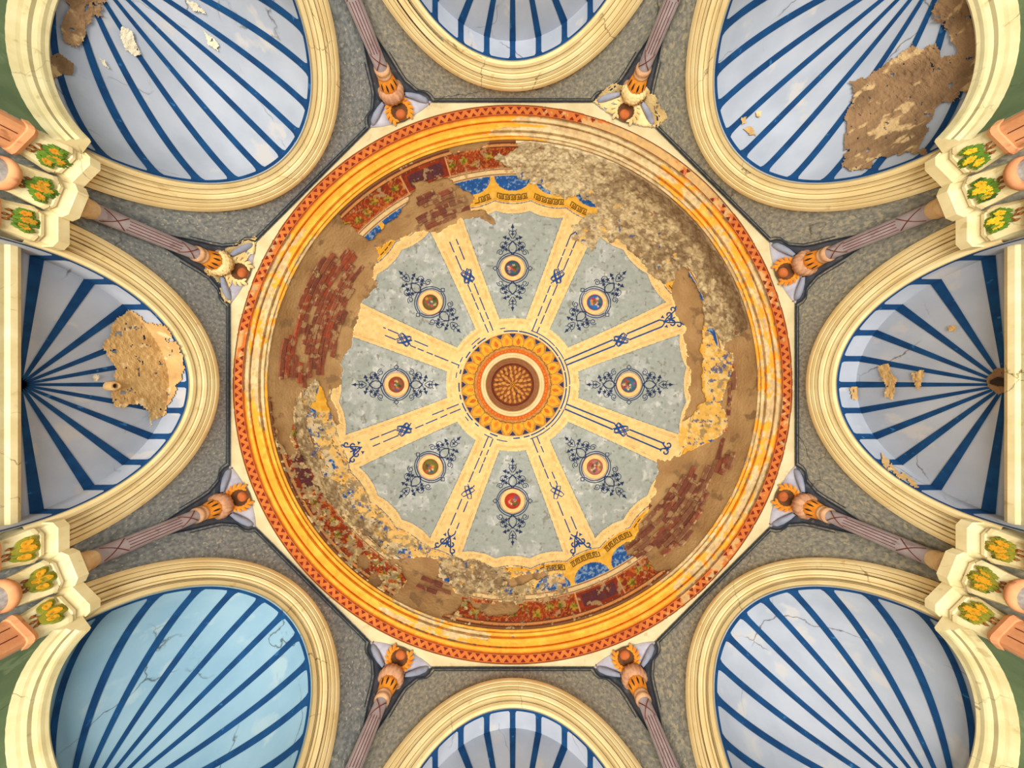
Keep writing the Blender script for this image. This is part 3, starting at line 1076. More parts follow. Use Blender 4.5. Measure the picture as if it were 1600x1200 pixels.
CRUST = [
    [(800, 200), (809, 222), (810, 232), (790, 238), (769, 244), (771, 252), (792, 253), (801, 262), (809, 272), (825, 277), (829, 286), (850, 288), (862, 300), (893, 305), (930, 314), (932, 328), (915, 338), (897, 345), (894, 375), (927, 390), (942, 371), (965, 375), (987, 394), (1010, 412), (1021, 435), (1040, 442), (1055, 427), (1059, 420), (1077, 420), (1089, 442), (1100, 476), (1100, 505), (1112, 515), (1135, 540), (1148, 545), (1160, 530), (1172, 515), (1195, 500), (1170, 380), (1080, 260), (940, 190)],
    [(459, 628), (478, 605), (493, 590), (497, 600), (488, 625), (478, 650), (478, 680), (490, 700), (500, 730), (520, 760), (548, 790), (580, 815), (600, 840), (590, 852), (560, 830), (530, 800), (500, 765), (478, 730), (462, 700), (455, 660)],
    [(683, 876), (710, 872), (745, 880), (790, 890), (790, 900), (800, 915), (760, 930), (722, 930), (708, 922), (695, 905)],
]
BRICKS = [
    [(520, 382), (534, 387), (545, 390), (562, 410), (560, 425), (552, 455), (544, 475), (535, 500), (522, 535), (517, 555), (497, 582), (477, 592), (462, 607), (447, 605), (437, 582), (440, 530), (454, 510), (447, 475), (462, 460), (480, 442), (485, 430), (505, 405)],
    [(1016, 787), (1040, 769), (1061, 750), (1079, 735), (1105, 728), (1124, 700), (1148, 700), (1144, 722), (1135, 743), (1113, 750), (1105, 771), (1100, 793), (1102, 804), (1089, 821), (1081, 841), (1057, 852), (1031, 862), (1005, 871), (983, 865), (992, 839), (1005, 808)],
    [(655, 300), (690, 290), (720, 300), (735, 320), (720, 335), (690, 345), (665, 352), (645, 345)],
    [(655, 905), (690, 898), (706, 915), (702, 928), (675, 932), (652, 922)],
    [(1136, 620), (1148, 575), (1156, 578), (1150, 612), (1140, 650)],
]
GOLDFRAG = [[(1098, 515), (1112, 520), (1125, 545), (1146, 552), (1148, 575), (1136, 600), (1128, 628), (1118, 628), (1105, 625), (1100, 570)],
            [(1085, 650), (1098, 632), (1112, 628), (1125, 632), (1136, 645), (1138, 668), (1122, 684), (1105, 690), (1080, 705), (1065, 700), (1060, 680), (1070, 662)]]

RIBC = np.deg2rad(np.arange(8) * 45 + 22.5)


def mixc(c, m, col):
    m = np.asarray(m)[..., None]
    return c * (1 - m) + lin(col) * m


def paint(x, y):
    """fresco colours at a point given in photo pixels from the dome's axis"""
    r = np.hypot(x, y)
    th = np.arctan2(y, x)
    ax, ay = x + CX, y + CY
    n1 = fbm(ax, ay, 22, 1)
    n2 = fbm(ax, ay, 7, 2)
    n3 = fbm(ax, ay, 3.5, 4, 3)
    u = (th / (PI / 4)) % 1.0
    dr = (u - 0.5) * PI / 4                    # angle from the axis of the nearest rib
    dp = ((u + 0.5) % 1.0 - 0.5) * PI / 4      # angle from the axis of the nearest panel
    z = ZC + RD * np.sin(psi_of(r))
    hw = 0.0855 * F / z
    lat = np.abs(r * np.sin(dr))
    lw = PI / 16
    dl = (th / lw + 0.5) % 1.0 - 0.5
    lx = dl * lw * r / (lw * r / 2)            # -1..1 inside one scallop
    scal = 1 - lx * lx
    cream = np.broadcast_to(lin((240, 206, 138)), x.shape + (3,)).copy()
    c = mixc(cream, 0.6 * sstep(0.5, 0.75, n1), (232, 192, 118))
    c = mixc(c, 0.5 * sstep(0.62, 0.75, n2), (250, 226, 168))
    # panels
    redge = 274 - 6 * scal
    pan = (lat > hw) & (r > 104) & (r < redge)
    g = np.broadcast_to(lin((164, 171, 164)), x.shape + (3,)).copy()
    g = mixc(g, sstep(0.52, 0.66, n1) * 0.8, (186, 191, 188))
    g = mixc(g, sstep(0.62, 0.7, n2) * sstep(0.45, 0.6, n1) * 0.9, (206, 208, 200))
    g = mixc(g, sstep(0.72, 0.78, fbm(ax, ay, 5, 77, 2)) * 0.7, (132, 130, 116))
    pd = np.minimum(np.minimum(lat - hw, r - 104), redge - r)
    g = mixc(g, (pd < 1.0) * 0.8, (112, 124, 142))
    c = np.where(pan[..., None], g, c)
    # fine red-brown lines in the cream borders
    for (d0, wd) in ((-5.0, 0.45), (-7.2, 0.35)):
        near = (np.abs(pd - d0) < wd) & (r < 290) & ~pan
        c = mixc(c, near * 0.55 * (fbm(ax, ay, 9, 8, 2) > 0.42), (196, 120, 66))
    # scallops
    sE = 292 - 6 * scal
    sc_z = (r > sE) & (r <= 328)
    gold = np.broadcast_to(lin((236, 178, 62)), x.shape + (3,)).copy()
    dd = r - sE
    gold = mixc(gold, (dd < 2.2) * 0.9, (226, 150, 30))
    gold = mixc(gold, ((dd > 3.6) & (dd < 14)) * (np.abs(lx) < 0.86) * 0.75, (226, 164, 48))
    gold = mixc(gold, sstep(0.55, 0.7, n2) * 0.6, (240, 198, 104))
    c = np.where(sc_z[..., None], gold, c)
    c = mixc(c, (np.abs(r - sE + 2.0) < 0.8) * 0.85 * (n1 > 0.35), (62, 80, 120))
    bl = (328 - r) < 24 * np.sqrt(np.clip(1 - (lx / 0.90) ** 2, 0, 1))
    bl &= (r <= 328) & (np.abs(lx) < 0.9)
    blue = np.broadcast_to(lin((34, 88, 158)), x.shape + (3,)).copy()
    blue = mixc(blue, sstep(0.55, 0.66, n3) * 0.75, (150, 178, 206))
    blue = mixc(blue, sstep(0.5, 0.75, n2) * 0.4, (20, 66, 130))
    c = np.where(bl[..., None], blue, c)
    # cream and brown lines above the frieze
    ln = (r > 328) & (r <= 340)
    c = np.where(ln[..., None], np.broadcast_to(lin((236, 206, 150)), c.shape), c)
    c = mixc(c, ((np.abs(r - 330.5) < 1.1) | (np.abs(r - 338.6) < 0.9)) * 0.85, (134, 68, 34))
    # red frieze
    fr = (r > 340) & (r <= 372)
    red = np.broadcast_to(lin((140, 50, 26)), x.shape + (3,)).copy()
    red = mixc(red, sstep(0.45, 0.7, n1) * 0.7, (172, 70, 32))
    red = mixc(red, sstep(0.5, 0.62, n2) * 0.35, (104, 34, 24))
    sw = np.deg2rad(5.85)
    scroll = np.abs(dr) < sw
    vine = np.abs(np.sin(r * 0.32 + 6 * np.sin(th * 40))) < 0.22
    lf = red.copy()
    lf = mixc(lf, vine * 0.75 * (n2 > 0.4), (206, 120, 48))
    lcen = np.deg2rad(3.1)
    la = ((th / lcen + 0.5) % 1.0 - 0.5) * lcen * r
    li = np.floor(th / lcen + 0.5)
    lr_ = (r - 356 - 6 * np.sin(li * 2.4)) * 1.15
    lrho, lphi = np.hypot(la, lr_), np.arctan2(lr_, la) + li
    leaf = (lrho < 8.5 * (0.45 + 0.5 * np.abs(np.cos(2.5 * lphi)))) & (n2 > 0.36)
    lf = mixc(lf, leaf * 0.9, (140, 130, 34))
    lf = mixc(lf, (leaf & (n3 > 0.55)) * 0.75, (190, 160, 56))
    lf = mixc(lf, (leaf & (n3 < 0.4)) * 0.7, (74, 76, 30))
    lf = mixc(lf, (~leaf & (n3 > 0.62)) * 0.6, (214, 120, 44))
    s_in = (np.abs(dr) < sw * 0.80) & (r > 346) & (r < 367)
    spat = (np.abs(np.sin(la * 0.55 + 2 * np.sin(r * 0.4))) < 0.5) & (n3 > 0.36)
    sc_c = mixc(red, s_in * 0.75, (84, 40, 40))
    sc_c = mixc(sc_c, (s_in & spat) * 0.8, (70, 66, 92))
    fcol = np.where(scroll[..., None], sc_c, lf)
    fcol = mixc(fcol, (np.abs(np.abs(dr) - sw) * r < 1.0) * 0.85, (228, 160, 104))
    fcol = mixc(fcol, (np.abs(r - 342) < 0.6) * 0.6, (226, 150, 96))
    c = np.where(fr[..., None], fcol, c)
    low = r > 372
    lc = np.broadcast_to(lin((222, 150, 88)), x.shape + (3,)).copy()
    lc = mixc(lc, ((np.abs(r - 373.3) < 1.0) | (r > 378)) * 0.9, (88, 40, 22))  # thin brown line; beyond it the ring lip's shadow painted into the colour
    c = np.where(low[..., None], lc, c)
    # inner ring around the rosette
    c = np.where((r < 81)[..., None], np.broadcast_to(lin((214, 168, 96)), c.shape), c)
    # worn, stained zones of the fresco (paint lost from the wall)
    ang = np.rad2deg(th)
    zone = ((ang > 100) & (ang < 172) & (r > 284)) | ((ang > 75) & (ang < 100) & (r > 292) & (r < 345))
    k4_ = zone & bl
    c = mixc(c, (zone & sc_z & ~bl) * 0.5, (244, 212, 146))
    c = mixc(c, (k4_ & (fbm(ax, ay, 14, 69) > 0.45)) * 0.85, (232, 208, 156))
    k = zone & (n2 + 0.35 * (n1 - 0.5) > 0.53)
    worn = np.broadcast_to(lin((176, 152, 108)), c.shape).copy()
    worn = mixc(worn, sstep(0.5, 0.62, fbm(ax, ay, 6, 61)) * 0.8, (142, 124, 98))
    worn = mixc(worn, sstep(0.54, 0.64, fbm(ax, ay, 5, 62)) * 0.8, (234, 204, 142))
    c = np.where(k[..., None], worn, c)
    k2 = zone & (r > 288) & (r < 330) & (fbm(ax, ay, 12, 65) > 0.62) & (n3 > 0.46)
    c = mixc(c, k2 * 0.8, (40, 86, 150))
    k3 = zone & (r < 335) & (fbm(ax, ay, 10, 66) > 0.68)
    c = mixc(c, k3 * 0.7, (230, 168, 66))
    # scattered chips on the frieze
    k4 = (r > 330) & (fbm(ax, ay, 8, 71) > 0.66)
    c = mixc(c, k4 * 0.8, (182, 150, 106))
    # gold fragments on the right
    wx, wy = warped(ax, ay, 3, 41)
    for poly in GOLDFRAG:
        k5 = inpoly(wx, wy, poly)
        gf = np.broadcast_to(lin((236, 186, 90)), c.shape).copy()
        gf = mixc(gf, sstep(0.5, 0.62, n2) * 0.7, (244, 216, 150))
        gf = mixc(gf, sstep(0.6, 0.68, fbm(ax, ay, 9, 83)) * 0.8, (150, 126, 96))
        gf = mixc(gf, (fbm(ax, ay, 7, 84) > 0.67) * 0.85, (52, 84, 146))
        c = np.where(k5[..., None], gf, c)
    return c


def crust_col(x, y):
    ax, ay = x + CX, y + CY
    r = np.hypot(x, y)
    n1, n2, n3 = fbm(ax, ay, 26, 101), fbm(ax, ay, 9, 102), fbm(ax, ay, 4, 103)
    c = np.broadcast_to(lin((196, 172, 128)), x.shape + (3,)).copy()
    ang = np.rad2deg(np.arctan2(y, x))
    pale = sstep(-48, -80, ang) * (ang < 0)
    c = mixc(c, pale * 0.8, (224, 206, 164))
    c = mixc(c, sstep(0.46, 0.60, n2) * (0.9 - 0.4 * pale), (146, 120, 86))
    c = mixc(c, sstep(0.52, 0.64, n1) * 0.6 * (1 - 0.6 * pale), (128, 104, 76))
    c = mixc(c, sstep(0.57, 0.70, n3) * 0.5, (118, 96, 70))
    c = mixc(c, sstep(0.58, 0.70, fbm(ax, ay, 6, 104)) * 0.6, (228, 208, 164))
    c = mixc(c, sstep(0.70, 0.76, fbm(ax, ay, 11, 105)) * 0.8 * (r < 330), (234, 184, 92))
    c = mixc(c, (fbm(ax, ay, 8, 106) > 0.77) * 0.85 * (r < 335), (40, 78, 140))
    c = mixc(c, (fbm(ax, ay, 10, 107) > 0.78) * 0.8 * (r > 335), (150, 60, 34))
    c = mixc(c, sstep(352, 372, r + 10 * (n1 - 0.5)) * sstep(-72, -50, ang) * 0.75 * (ang < 0), (112, 84, 56))
    return c


# ---------------------------------------------------------------- the paint layer as real thin plaster, split into its panels
def build_layer(r0, r1, dr_, nth, store):
    R = np.arange(r0, r1 + 1e-6, dr_)
    T = np.arange(nth) * 2 * PI / nth - PI
    Rg, Tg = np.meshgrid(R, T, indexing='ij')
    X, Y = Rg * np.cos(Tg), Rg * np.sin(Tg)
    Rc, Tc = np.meshgrid(R[:-1] + dr_ / 2, T + PI / nth, indexing='ij')
    Xc, Yc = Rc * np.cos(Tc), Rc * np.sin(Tc)
    ax, ay = Xc + CX, Yc + CY
    wx, wy = warped(ax, ay, 5.0, 21, 16)
    bare = np.zeros(Xc.shape, bool)
    for p in BARE:
        bare |= inpoly(wx, wy, p)
    for p in GOLDFRAG:
        bare &= ~inpoly(ax, ay, p)
    crust = np.zeros(Xc.shape, bool)
    wx, wy = warped(ax, ay, 7.0, 23, 18)
    for p in CRUST:
        crust |= inpoly(wx, wy, p)
    crust &= ~bare
    ang = np.rad2deg(Tc)
    chip = fbm(ax, ay, 8, 200) > 0.72
    zone = ((ang > 75) & (ang < 172) & (Rc > 285))
    bare |= chip & zone & ~crust
    # class of every cell
    u = (Tc / (PI / 4)) % 1.0
    drb = (u - 0.5) * PI / 4
    z = ZC + RD * np.sin(psi_of(Rc))
    hw = 0.0855 * F / z
    lat = np.abs(Rc * np.sin(drb))
    lw = PI / 16
    dl = (Tc / lw + 0.5) % 1.0 - 0.5
    scal = 1 - (2 * dl) ** 2
    kp = np.mod(np.floor(Tc / (PI / 4) + 0.5), 8).astype(int)
    kr = np.mod(np.floor(Tc / (PI / 4)), 8).astype(int)
    kl = np.mod(np.floor(Tc / lw + 0.5), 32).astype(int)
    cls = np.full(Xc.shape, -1, int)
    cls[:] = 100 + kr
    cls[(Rc < 104)] = 300
    pan = (lat > hw) & (Rc > 104) & (Rc < 274 - 6 * scal)
    cls[pan] = kp[pan]
    sz = (Rc > 292 - 6 * scal) & (Rc <= 328)
    cls[sz] = 400 + kl[sz]
    cls[Rc > 328] = 560
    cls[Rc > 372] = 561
    fz = (Rc > 340) & (Rc <= 372)
    scr = fz & (np.abs(drb) < np.deg2rad(5.85))
    cls[fz] = 520 + kp[fz]
    cls[scr] = 500 + kr[scr]
    cls[crust] = 600 + (ang[crust] > 0).astype(int) + (ang[crust] > 110).astype(int)
    cls[bare] = -1
    # vertices
    colv = paint(X, Y)
    ccol = crust_col(X, Y)
    lump = 0.012 * (fbm(X + CX, Y + CY, 15, 41) - 0.35) + 0.006 * (fbm(X + CX, Y + CY, 5, 42) - 0.4)
    Pp = dome_xyz(Rg, Tg, 0.0042 + 0.0006 * fbm(X + CX, Y + CY, 20, 43))
    Pc = dome_xyz(Rg, Tg, 0.003 + np.maximum(lump, -0.002))
    Pb = dome_xyz(Rg, Tg, -0.003)
    n_r, n_t = X.shape
    vid = np.arange(n_r * n_t).reshape(n_r, n_t)
    filled = cls >= 0
    fu = np.zeros_like(filled); fu[1:] = filled[:-1]
    fd_ = np.zeros_like(filled); fd_[:-1] = filled[1:]
    if r0 > 81:
        fu[0] = True
    fl, fr_ = np.roll(filled, 1, 1), np.roll(filled, -1, 1)
    J = np.broadcast_to(np.arange(n_t)[None], cls.shape)
    I = np.broadcast_to(np.arange(n_r - 1)[:, None], cls.shape)
    a_ = vid[I, J]; b_ = vid[I, (J + 1) % n_t]; c_ = vid[I + 1, (J + 1) % n_t]; d_ = vid[I + 1, J]
    off = n_r * n_t
    Vp, Vc, Vb = Pp.reshape(-1, 3), Pc.reshape(-1, 3), Pb.reshape(-1, 3)
    Cp, Cc = colv.reshape(-1, 3), ccol.reshape(-1, 3)
    for k in np.unique(cls[cls >= 0]):
        m = cls == k
        fs = [np.stack([a_[m], b_[m], c_[m], d_[m]], -1)]
        for nb, p0, p1 in ((fu, b_, a_), (fd_, d_, c_), (fl, a_, d_), (fr_, c_, b_)):
            e_ = m & ~nb
            if e_.any():
                fs.append(np.stack([p0[e_], p1[e_], p1[e_] + off, p0[e_] + off], -1))
        fc = np.concatenate(fs)
        isc = k >= 600
        allv = np.concatenate([Vc if isc else Vp, Vb])
        allc = np.concatenate([Cc if isc else Cp, np.broadcast_to(lin((150, 116, 74)), Cp.shape)])
        used, inv = np.unique(fc, return_inverse=True)
        store.setdefault(int(k), []).append((allv[used], inv.reshape(fc.shape), allc[used]))


store = {}
build_layer(80.0, 160.0, 1.0, 960, store)
build_layer(160.0, 382.0, 1.0, 1920, store)
PANELS, RIBS = {}, {}
for k in sorted(store):
    vv, ff, cc, n0 = [], [], [], 0
    for (v, f, c) in store[k]:
        vv.append(v); ff.append(f + n0); cc.append(c); n0 += len(v)
    v, f, c = np.concatenate(vv), np.concatenate(ff), np.concatenate(cc)
    # every fragment that hangs on by itself is a piece of its own
    lab = np.arange(len(v))
    while k < 560:
        m_ = lab[f].min(1)
        new = lab.copy()
        np.minimum.at(new, f.ravel(), np.repeat(m_, f.shape[1]))
        new = new[new]
        if (new == lab).all():
            break
        lab = new
    fl_ = lab[f[:, 0]] if k < 560 else np.zeros(len(f), int)
    ids, cnts = np.unique(fl_, return_counts=True)
    order = ids[np.argsort(-cnts)]
    for ci, cid in enumerate(order):
        fc = f[fl_ == cid]
        if len(fc) < 60:
            continue
        us, inv = np.unique(fc, return_inverse=True)
        v_, f_, c_ = v[us], inv.reshape(fc.shape), c[us]
        if k < 100:
            o = obj('panel', v_, f_, 'paint', dome, True, c_)
            PANELS.setdefault(k, o)
        elif k < 300:
            o = obj('rib', v_, f_, 'paint', dome, True, c_)
            RIBS.setdefault(k - 100, o)
        elif k == 300:
            obj('inner_band', v_, f_, 'paint', dome, True, c_, 'cream band around the central rosette')
        elif k < 500:
            obj('scallop', v_, f_, 'paint', dome, True, c_)
        elif k < 520:
            obj('scroll_panel', v_, f_, 'paint', dome, True, c_, 'dark red frieze panel with blue scrollwork')
        elif k < 560:
            obj('leaf_panel', v_, f_, 'paint', dome, True, c_, 'dark red frieze panel with painted leaves')
        elif k < 600:
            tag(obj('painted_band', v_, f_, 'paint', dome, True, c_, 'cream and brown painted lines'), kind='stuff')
        else:
            tag(obj('crumbling_plaster', v_, f_, 'rough_paint', dome, True, c_, 'lumpy decayed plaster'), kind='stuff')

# ---------------------------------------------------------------- exposed bricks
cand = []
dps = math.radians(1.32)
course = 0
ps = math.radians(0.6)
while ps < math.radians(42):
    rho = RD * math.cos(ps)
    z = ZC + RD * math.sin(ps)
    r = F * rho / z
    L = 0.085 / rho
    th = (course % 2) * L * 0.5
    rb = random.Random(course)
    while th < 2 * PI:
        l = L * rb.uniform(0.75, 1.15)
        tm = th + l / 2
        x, y = CX + r * math.cos(tm), CY + r * math.sin(tm)
        wx, wy = warped(np.array([x]), np.array([y]), 4, 55)
        for bi, p in enumerate(BRICKS):
            if inpoly(wx, wy, p)[0]:
                cand.append((bi, ps, th, l, r))
        th += l + 0.004
    ps += dps
    course += 1
random.Random(3).shuffle(cand)
for (bi, ps, th, l, r) in cand[:298]:
    rb = random.Random(int(ps * 1e5 + th * 1e4))
    if rb.random() < 0.06:
        continue
    o0 = rb.uniform(0.0015, 0.0065)
    v = []
    for off in (-0.01, o0):
        for (dp_, dt) in ((0.07, 0.0), (0.07, 0.5), (0.07, 1.0), (0.94, 1.0), (0.94, 0.5), (0.94, 0.0)):
            pz = ps + dps * (dp_ - 0.5 + rb.uniform(-0.10, 0.10))
            t_ = th + l * dt + rb.uniform(-0.004, 0.004)
            R = RD - off - (rb.uniform(0, 0.0012) if off > 0 else 0)
            v.append((R * math.cos(pz) * math.cos(t_), R * math.cos(pz) * math.sin(t_), ZC + R * math.sin(pz)))
    f = [(0, 1, 4, 5), (1, 2, 3, 4), (6, 11, 10, 7), (7, 10, 9, 8)] + [(i, 6 + i, 6 + (i + 1) % 6, (i + 1) % 6) for i in range(6)]
    mi = rb.choice([0, 0, 1, 2, 4] if bi == 0 else [1, 3, 3, 0, 1])
    obj('brick', v, f, 'brick%d' % mi, dome)


# ---------------------------------------------------------------- painted ornament, as thin ribbons of paint on the dome
class Orn:
    """collects flat ornament in a local frame: x along the tangent, y outwards, pixels"""

    def __init__(s, r0, th, off=0.0056):
        s.r0, s.th, s.off = r0, th, off
        s.v, s.f = [], []

    def P(s, x, y, lift=0.0):
        ct, st = math.cos(s.th), math.sin(s.th)
        px = (s.r0 + y) * ct - x * st
        py = (s.r0 + y) * st + x * ct
        r = math.hypot(px, py)
        return dome_xyz(np.array(r), np.array(math.atan2(py, px)), s.off + lift)

    def line(s, pts, w):
        n = len(pts)
        n0 = len(s.v)
        for i, (x, y) in enumerate(pts):
            a, b_ = pts[max(i - 1, 0)], pts[min(i + 1, n - 1)]
            tx, ty = b_[0] - a[0], b_[1] - a[1]
            L = math.hypot(tx, ty) or 1
            ww = (w[i] if isinstance(w, list) else w) * 1.2
            nx, ny = -ty / L * ww / 2, tx / L * ww / 2
            s.v += [s.P(x + nx, y + ny), s.P(x - nx, y - ny)]
        for i in range(n - 1):
            s.f.append((n0 + 2 * i, n0 + 2 * i + 1, n0 + 2 * i + 3, n0 + 2 * i + 2))

    def poly(s, pts):
        n0 = len(s.v)
        s.v += [s.P(x, y) for x, y in pts]
        s.f.append(tuple(range(n0, n0 + len(pts))))

    def ring(s, cx, cy, ra, rb, n=40, lift=0.0):
        n0 = len(s.v)
        for j in range(n):
            a = 2 * PI * j / n
            for q in (ra, rb):
                s.v.append(s.P(cx + q * math.cos(a), cy + q * math.sin(a), lift))
        for j in range(n):
            k = (j + 1) % n
            s.f.append((n0 + 2 * j, n0 + 2 * j + 1, n0 + 2 * k + 1, n0 + 2 * k))

    def obj(s, name, m, parent, label=None):
        return obj(name, [tuple(p) for p in s.v], s.f, m, parent, False, None, label)


def arc(cx, cy, ra, a0, a1, n=14, rb=None):
    rb = ra if rb is None else rb
    return [(cx + (ra + (rb - ra) * i / n) * math.cos(a0 + (a1 - a0) * i / n), cy + (ra + (rb - ra) * i / n) * math.sin(a0 + (a1 - a0) * i / n)) for i in range(n + 1)]


def star(cx, cy, R, n=5, rot=0.0, inner=0.42):
    pts = []
    for i in range(2 * n):
        a = rot + PI * i / n
        r = R if i % 2 == 0 else R * inner
        pts.append((cx + r * math.cos(a), cy + r * math.sin(a)))
    return pts


def arabesque(o):
    for sy in (1, -1):
        k = 1.0 if sy > 0 else 0.96
        F_ = lambda pts, m=1: [(m * x, sy * k * y) for x, y in pts]
        for m in (1, -1):
            # double outline around the medallion, crossing at its tip
            for (rx, ry) in ((22.2, 20.0), (25.0, 23.4)):
                o.line(F_([(rx * math.sin(t) ** 0.92 if t < PI / 2 else rx, ry * math.cos(t) * 1.0 + 1.5 * math.exp(-t * 3)) for t in np.linspace(0.02, PI / 2 - 0.1, 16)], m), 1.15)
            # interlaced lens
            for w_ in (0.0, 1.6):
                o.line(F_([(-1.0 + w_ + (7.2 - w_) * math.sin(PI * t) * (1 if t < 1 else 0), 21 + 22 * t) for t in np.linspace(0, 1, 14)], m), 1.0)
            o.line(F_([(6 * math.sin(PI * t * 0.9) + 9.5 * t * (1 - t) * 2, 24 + 16 * t) for t in np.linspace(0, 1, 12)], m), 0.9)
            # spiral scroll
            o.line(F_(arc(19.5, 24.5, 5.2, -0.4, -0.4 + 2 * PI * 1.35, 26, 1.4), m), 0.95)
            o.line(F_([(14.8, 26), (13.5, 31), (12, 35)], m), 0.95)
            # ivy leaves
            o.poly(F_(star(11.0, 39.5, 4.6, 5, 0.5), m))
            o.poly(F_(star(15.5, 33.0, 5.0, 5, 0.1), m))
            o.poly(F_(star(10.0, 29.5, 4.0, 5, 0.9), m))
            o.poly(F_(star(7.0, 46.5, 3.2, 3, 0.6, 0.55), m))
            o.poly(F_(star(12.0, 48.5, 4.0, 3, 0.15, 0.5), m))
            o.line(F_([(2, 43), (6, 46), (12, 48)], m), 0.8)
            o.line(F_(arc(15, 36.5, 4.6, -0.9, 2.4, 10), m), 0.8)
            # heart at the tip
            o.line(F_([(0.6, 46.5), (4.0, 51), (5.6, 55), (4.6, 58.5), (2.6, 59), (0.4, 57)], m), 1.0)
            o.line(F_([(4.6, 58.5), (6.4, 61.5)], m), 0.8)
        o.poly(F_(star(0, 54.0, 4.2, 4, 0, 0.35)))
        o.line(F_([(0, 57), (0, 70)]), [1.2, 0.5])
        o.poly(F_([(0, 71), (-1.6, 66), (-3.0, 64.5), (0, 62), (3.0, 64.5), (1.6, 66)]))
    for m in (1, -1):
        sq = [(m * 24, 0), (m * 27.5, 3.6), (m * 31, 0), (m * 27.5, -3.6), (m * 24, 0)]
        o.line(sq, 1.2)
        o.line([(m * 21.5, -2.5), (m * 25, 1)], 1.0)
        o.line([(m * 21.5, 2.5), (m * 25, -1)], 1.0)


MCOL = [(60, 110, 140), (190, 120, 110), (200, 60, 40), (120, 120, 50), (150, 90, 60), (110, 100, 50), (60, 90, 110), (50, 110, 180)]
for k in range(8):
    th = k * PI / 4
    pan = PANELS[k]
    o = Orn(182.5, th)
    arabesque(o)
    tag(o.obj('arabesque', 'navy', pan, 'dark blue arabesque'), kind='stuff')
    o = Orn(182.5, th, 0.0058)
    o.ring(0, 0, 19.0, 12.4)
    o.obj('medallion_border', 'medal_ring', pan, 'peach medallion border')
    o = Orn(182.5, th, 0.0062)
    o.ring(0, 0, 12.9, 12.0)
    o.ring(0, 0, 19.4, 18.8)
    o.obj('medallion_edge', 'medal_edge', pan)
    # flower painting in the middle
    n_r, n_t = 14, 44
    rg, tg = np.meshgrid(np.linspace(0.05, 12.3, n_r), np.arange(n_t) * 2 * PI / n_t, indexing='ij')
    lx, ly = rg * np.cos(tg), rg * np.sin(tg)
    ct, st = math.cos(th), math.sin(th)
    px, py = (182.5 + ly) * ct - lx * st, (182.5 + ly) * st + lx * ct
    Pm = dome_xyz(np.hypot(px, py), np.arctan2(py, px), 0.0060)
    col = np.broadcast_to(lin(MCOL[k]), px.shape + (3,)).copy()
    col = mixc(col, np.clip(rg / 12.3, 0, 1) ** 3 * 0.5, (44, 40, 34))
    rb = random.Random(k + 5)
    for (cn, sz) in (((170, 50, 36), 4.2), ((226, 196, 140), 3.2), ((214, 150, 60), 3.0), ((70, 96, 44), 3.4), ((60, 90, 150), 3.0), ((206, 80, 60), 2.8), ((54, 70, 40), 3.2), ((240, 210, 190), 2.0), ((190, 60, 70), 2.2), ((90, 110, 50), 2.6)):
        for _ in range(2):
            a, q = rb.uniform(0, 2 * PI), rb.uniform(0, 8.5)
            d2 = np.hypot(lx - q * math.cos(a), ly - q * math.sin(a))
            col = mixc(col, sstep(sz, sz - 1.4, d2 + 0.6 * np.sin(5 * np.arctan2(ly - q * math.sin(a), lx - q * math.cos(a)))) * 0.85, cn)
    ii, jj = np.meshgrid(np.arange(n_r - 1), np.arange(n_t), indexing='ij')
    qf = np.stack([ii * n_t + jj, ii * n_t + (jj + 1) % n_t, (ii + 1) * n_t + (jj + 1) % n_t, (ii + 1) * n_t + jj], -1).reshape(-1, 4)
    obj('medallion', Pm.reshape(-1, 3), qf, 'paint', pan, True, col.reshape(-1, 3), 'round flower medallion')

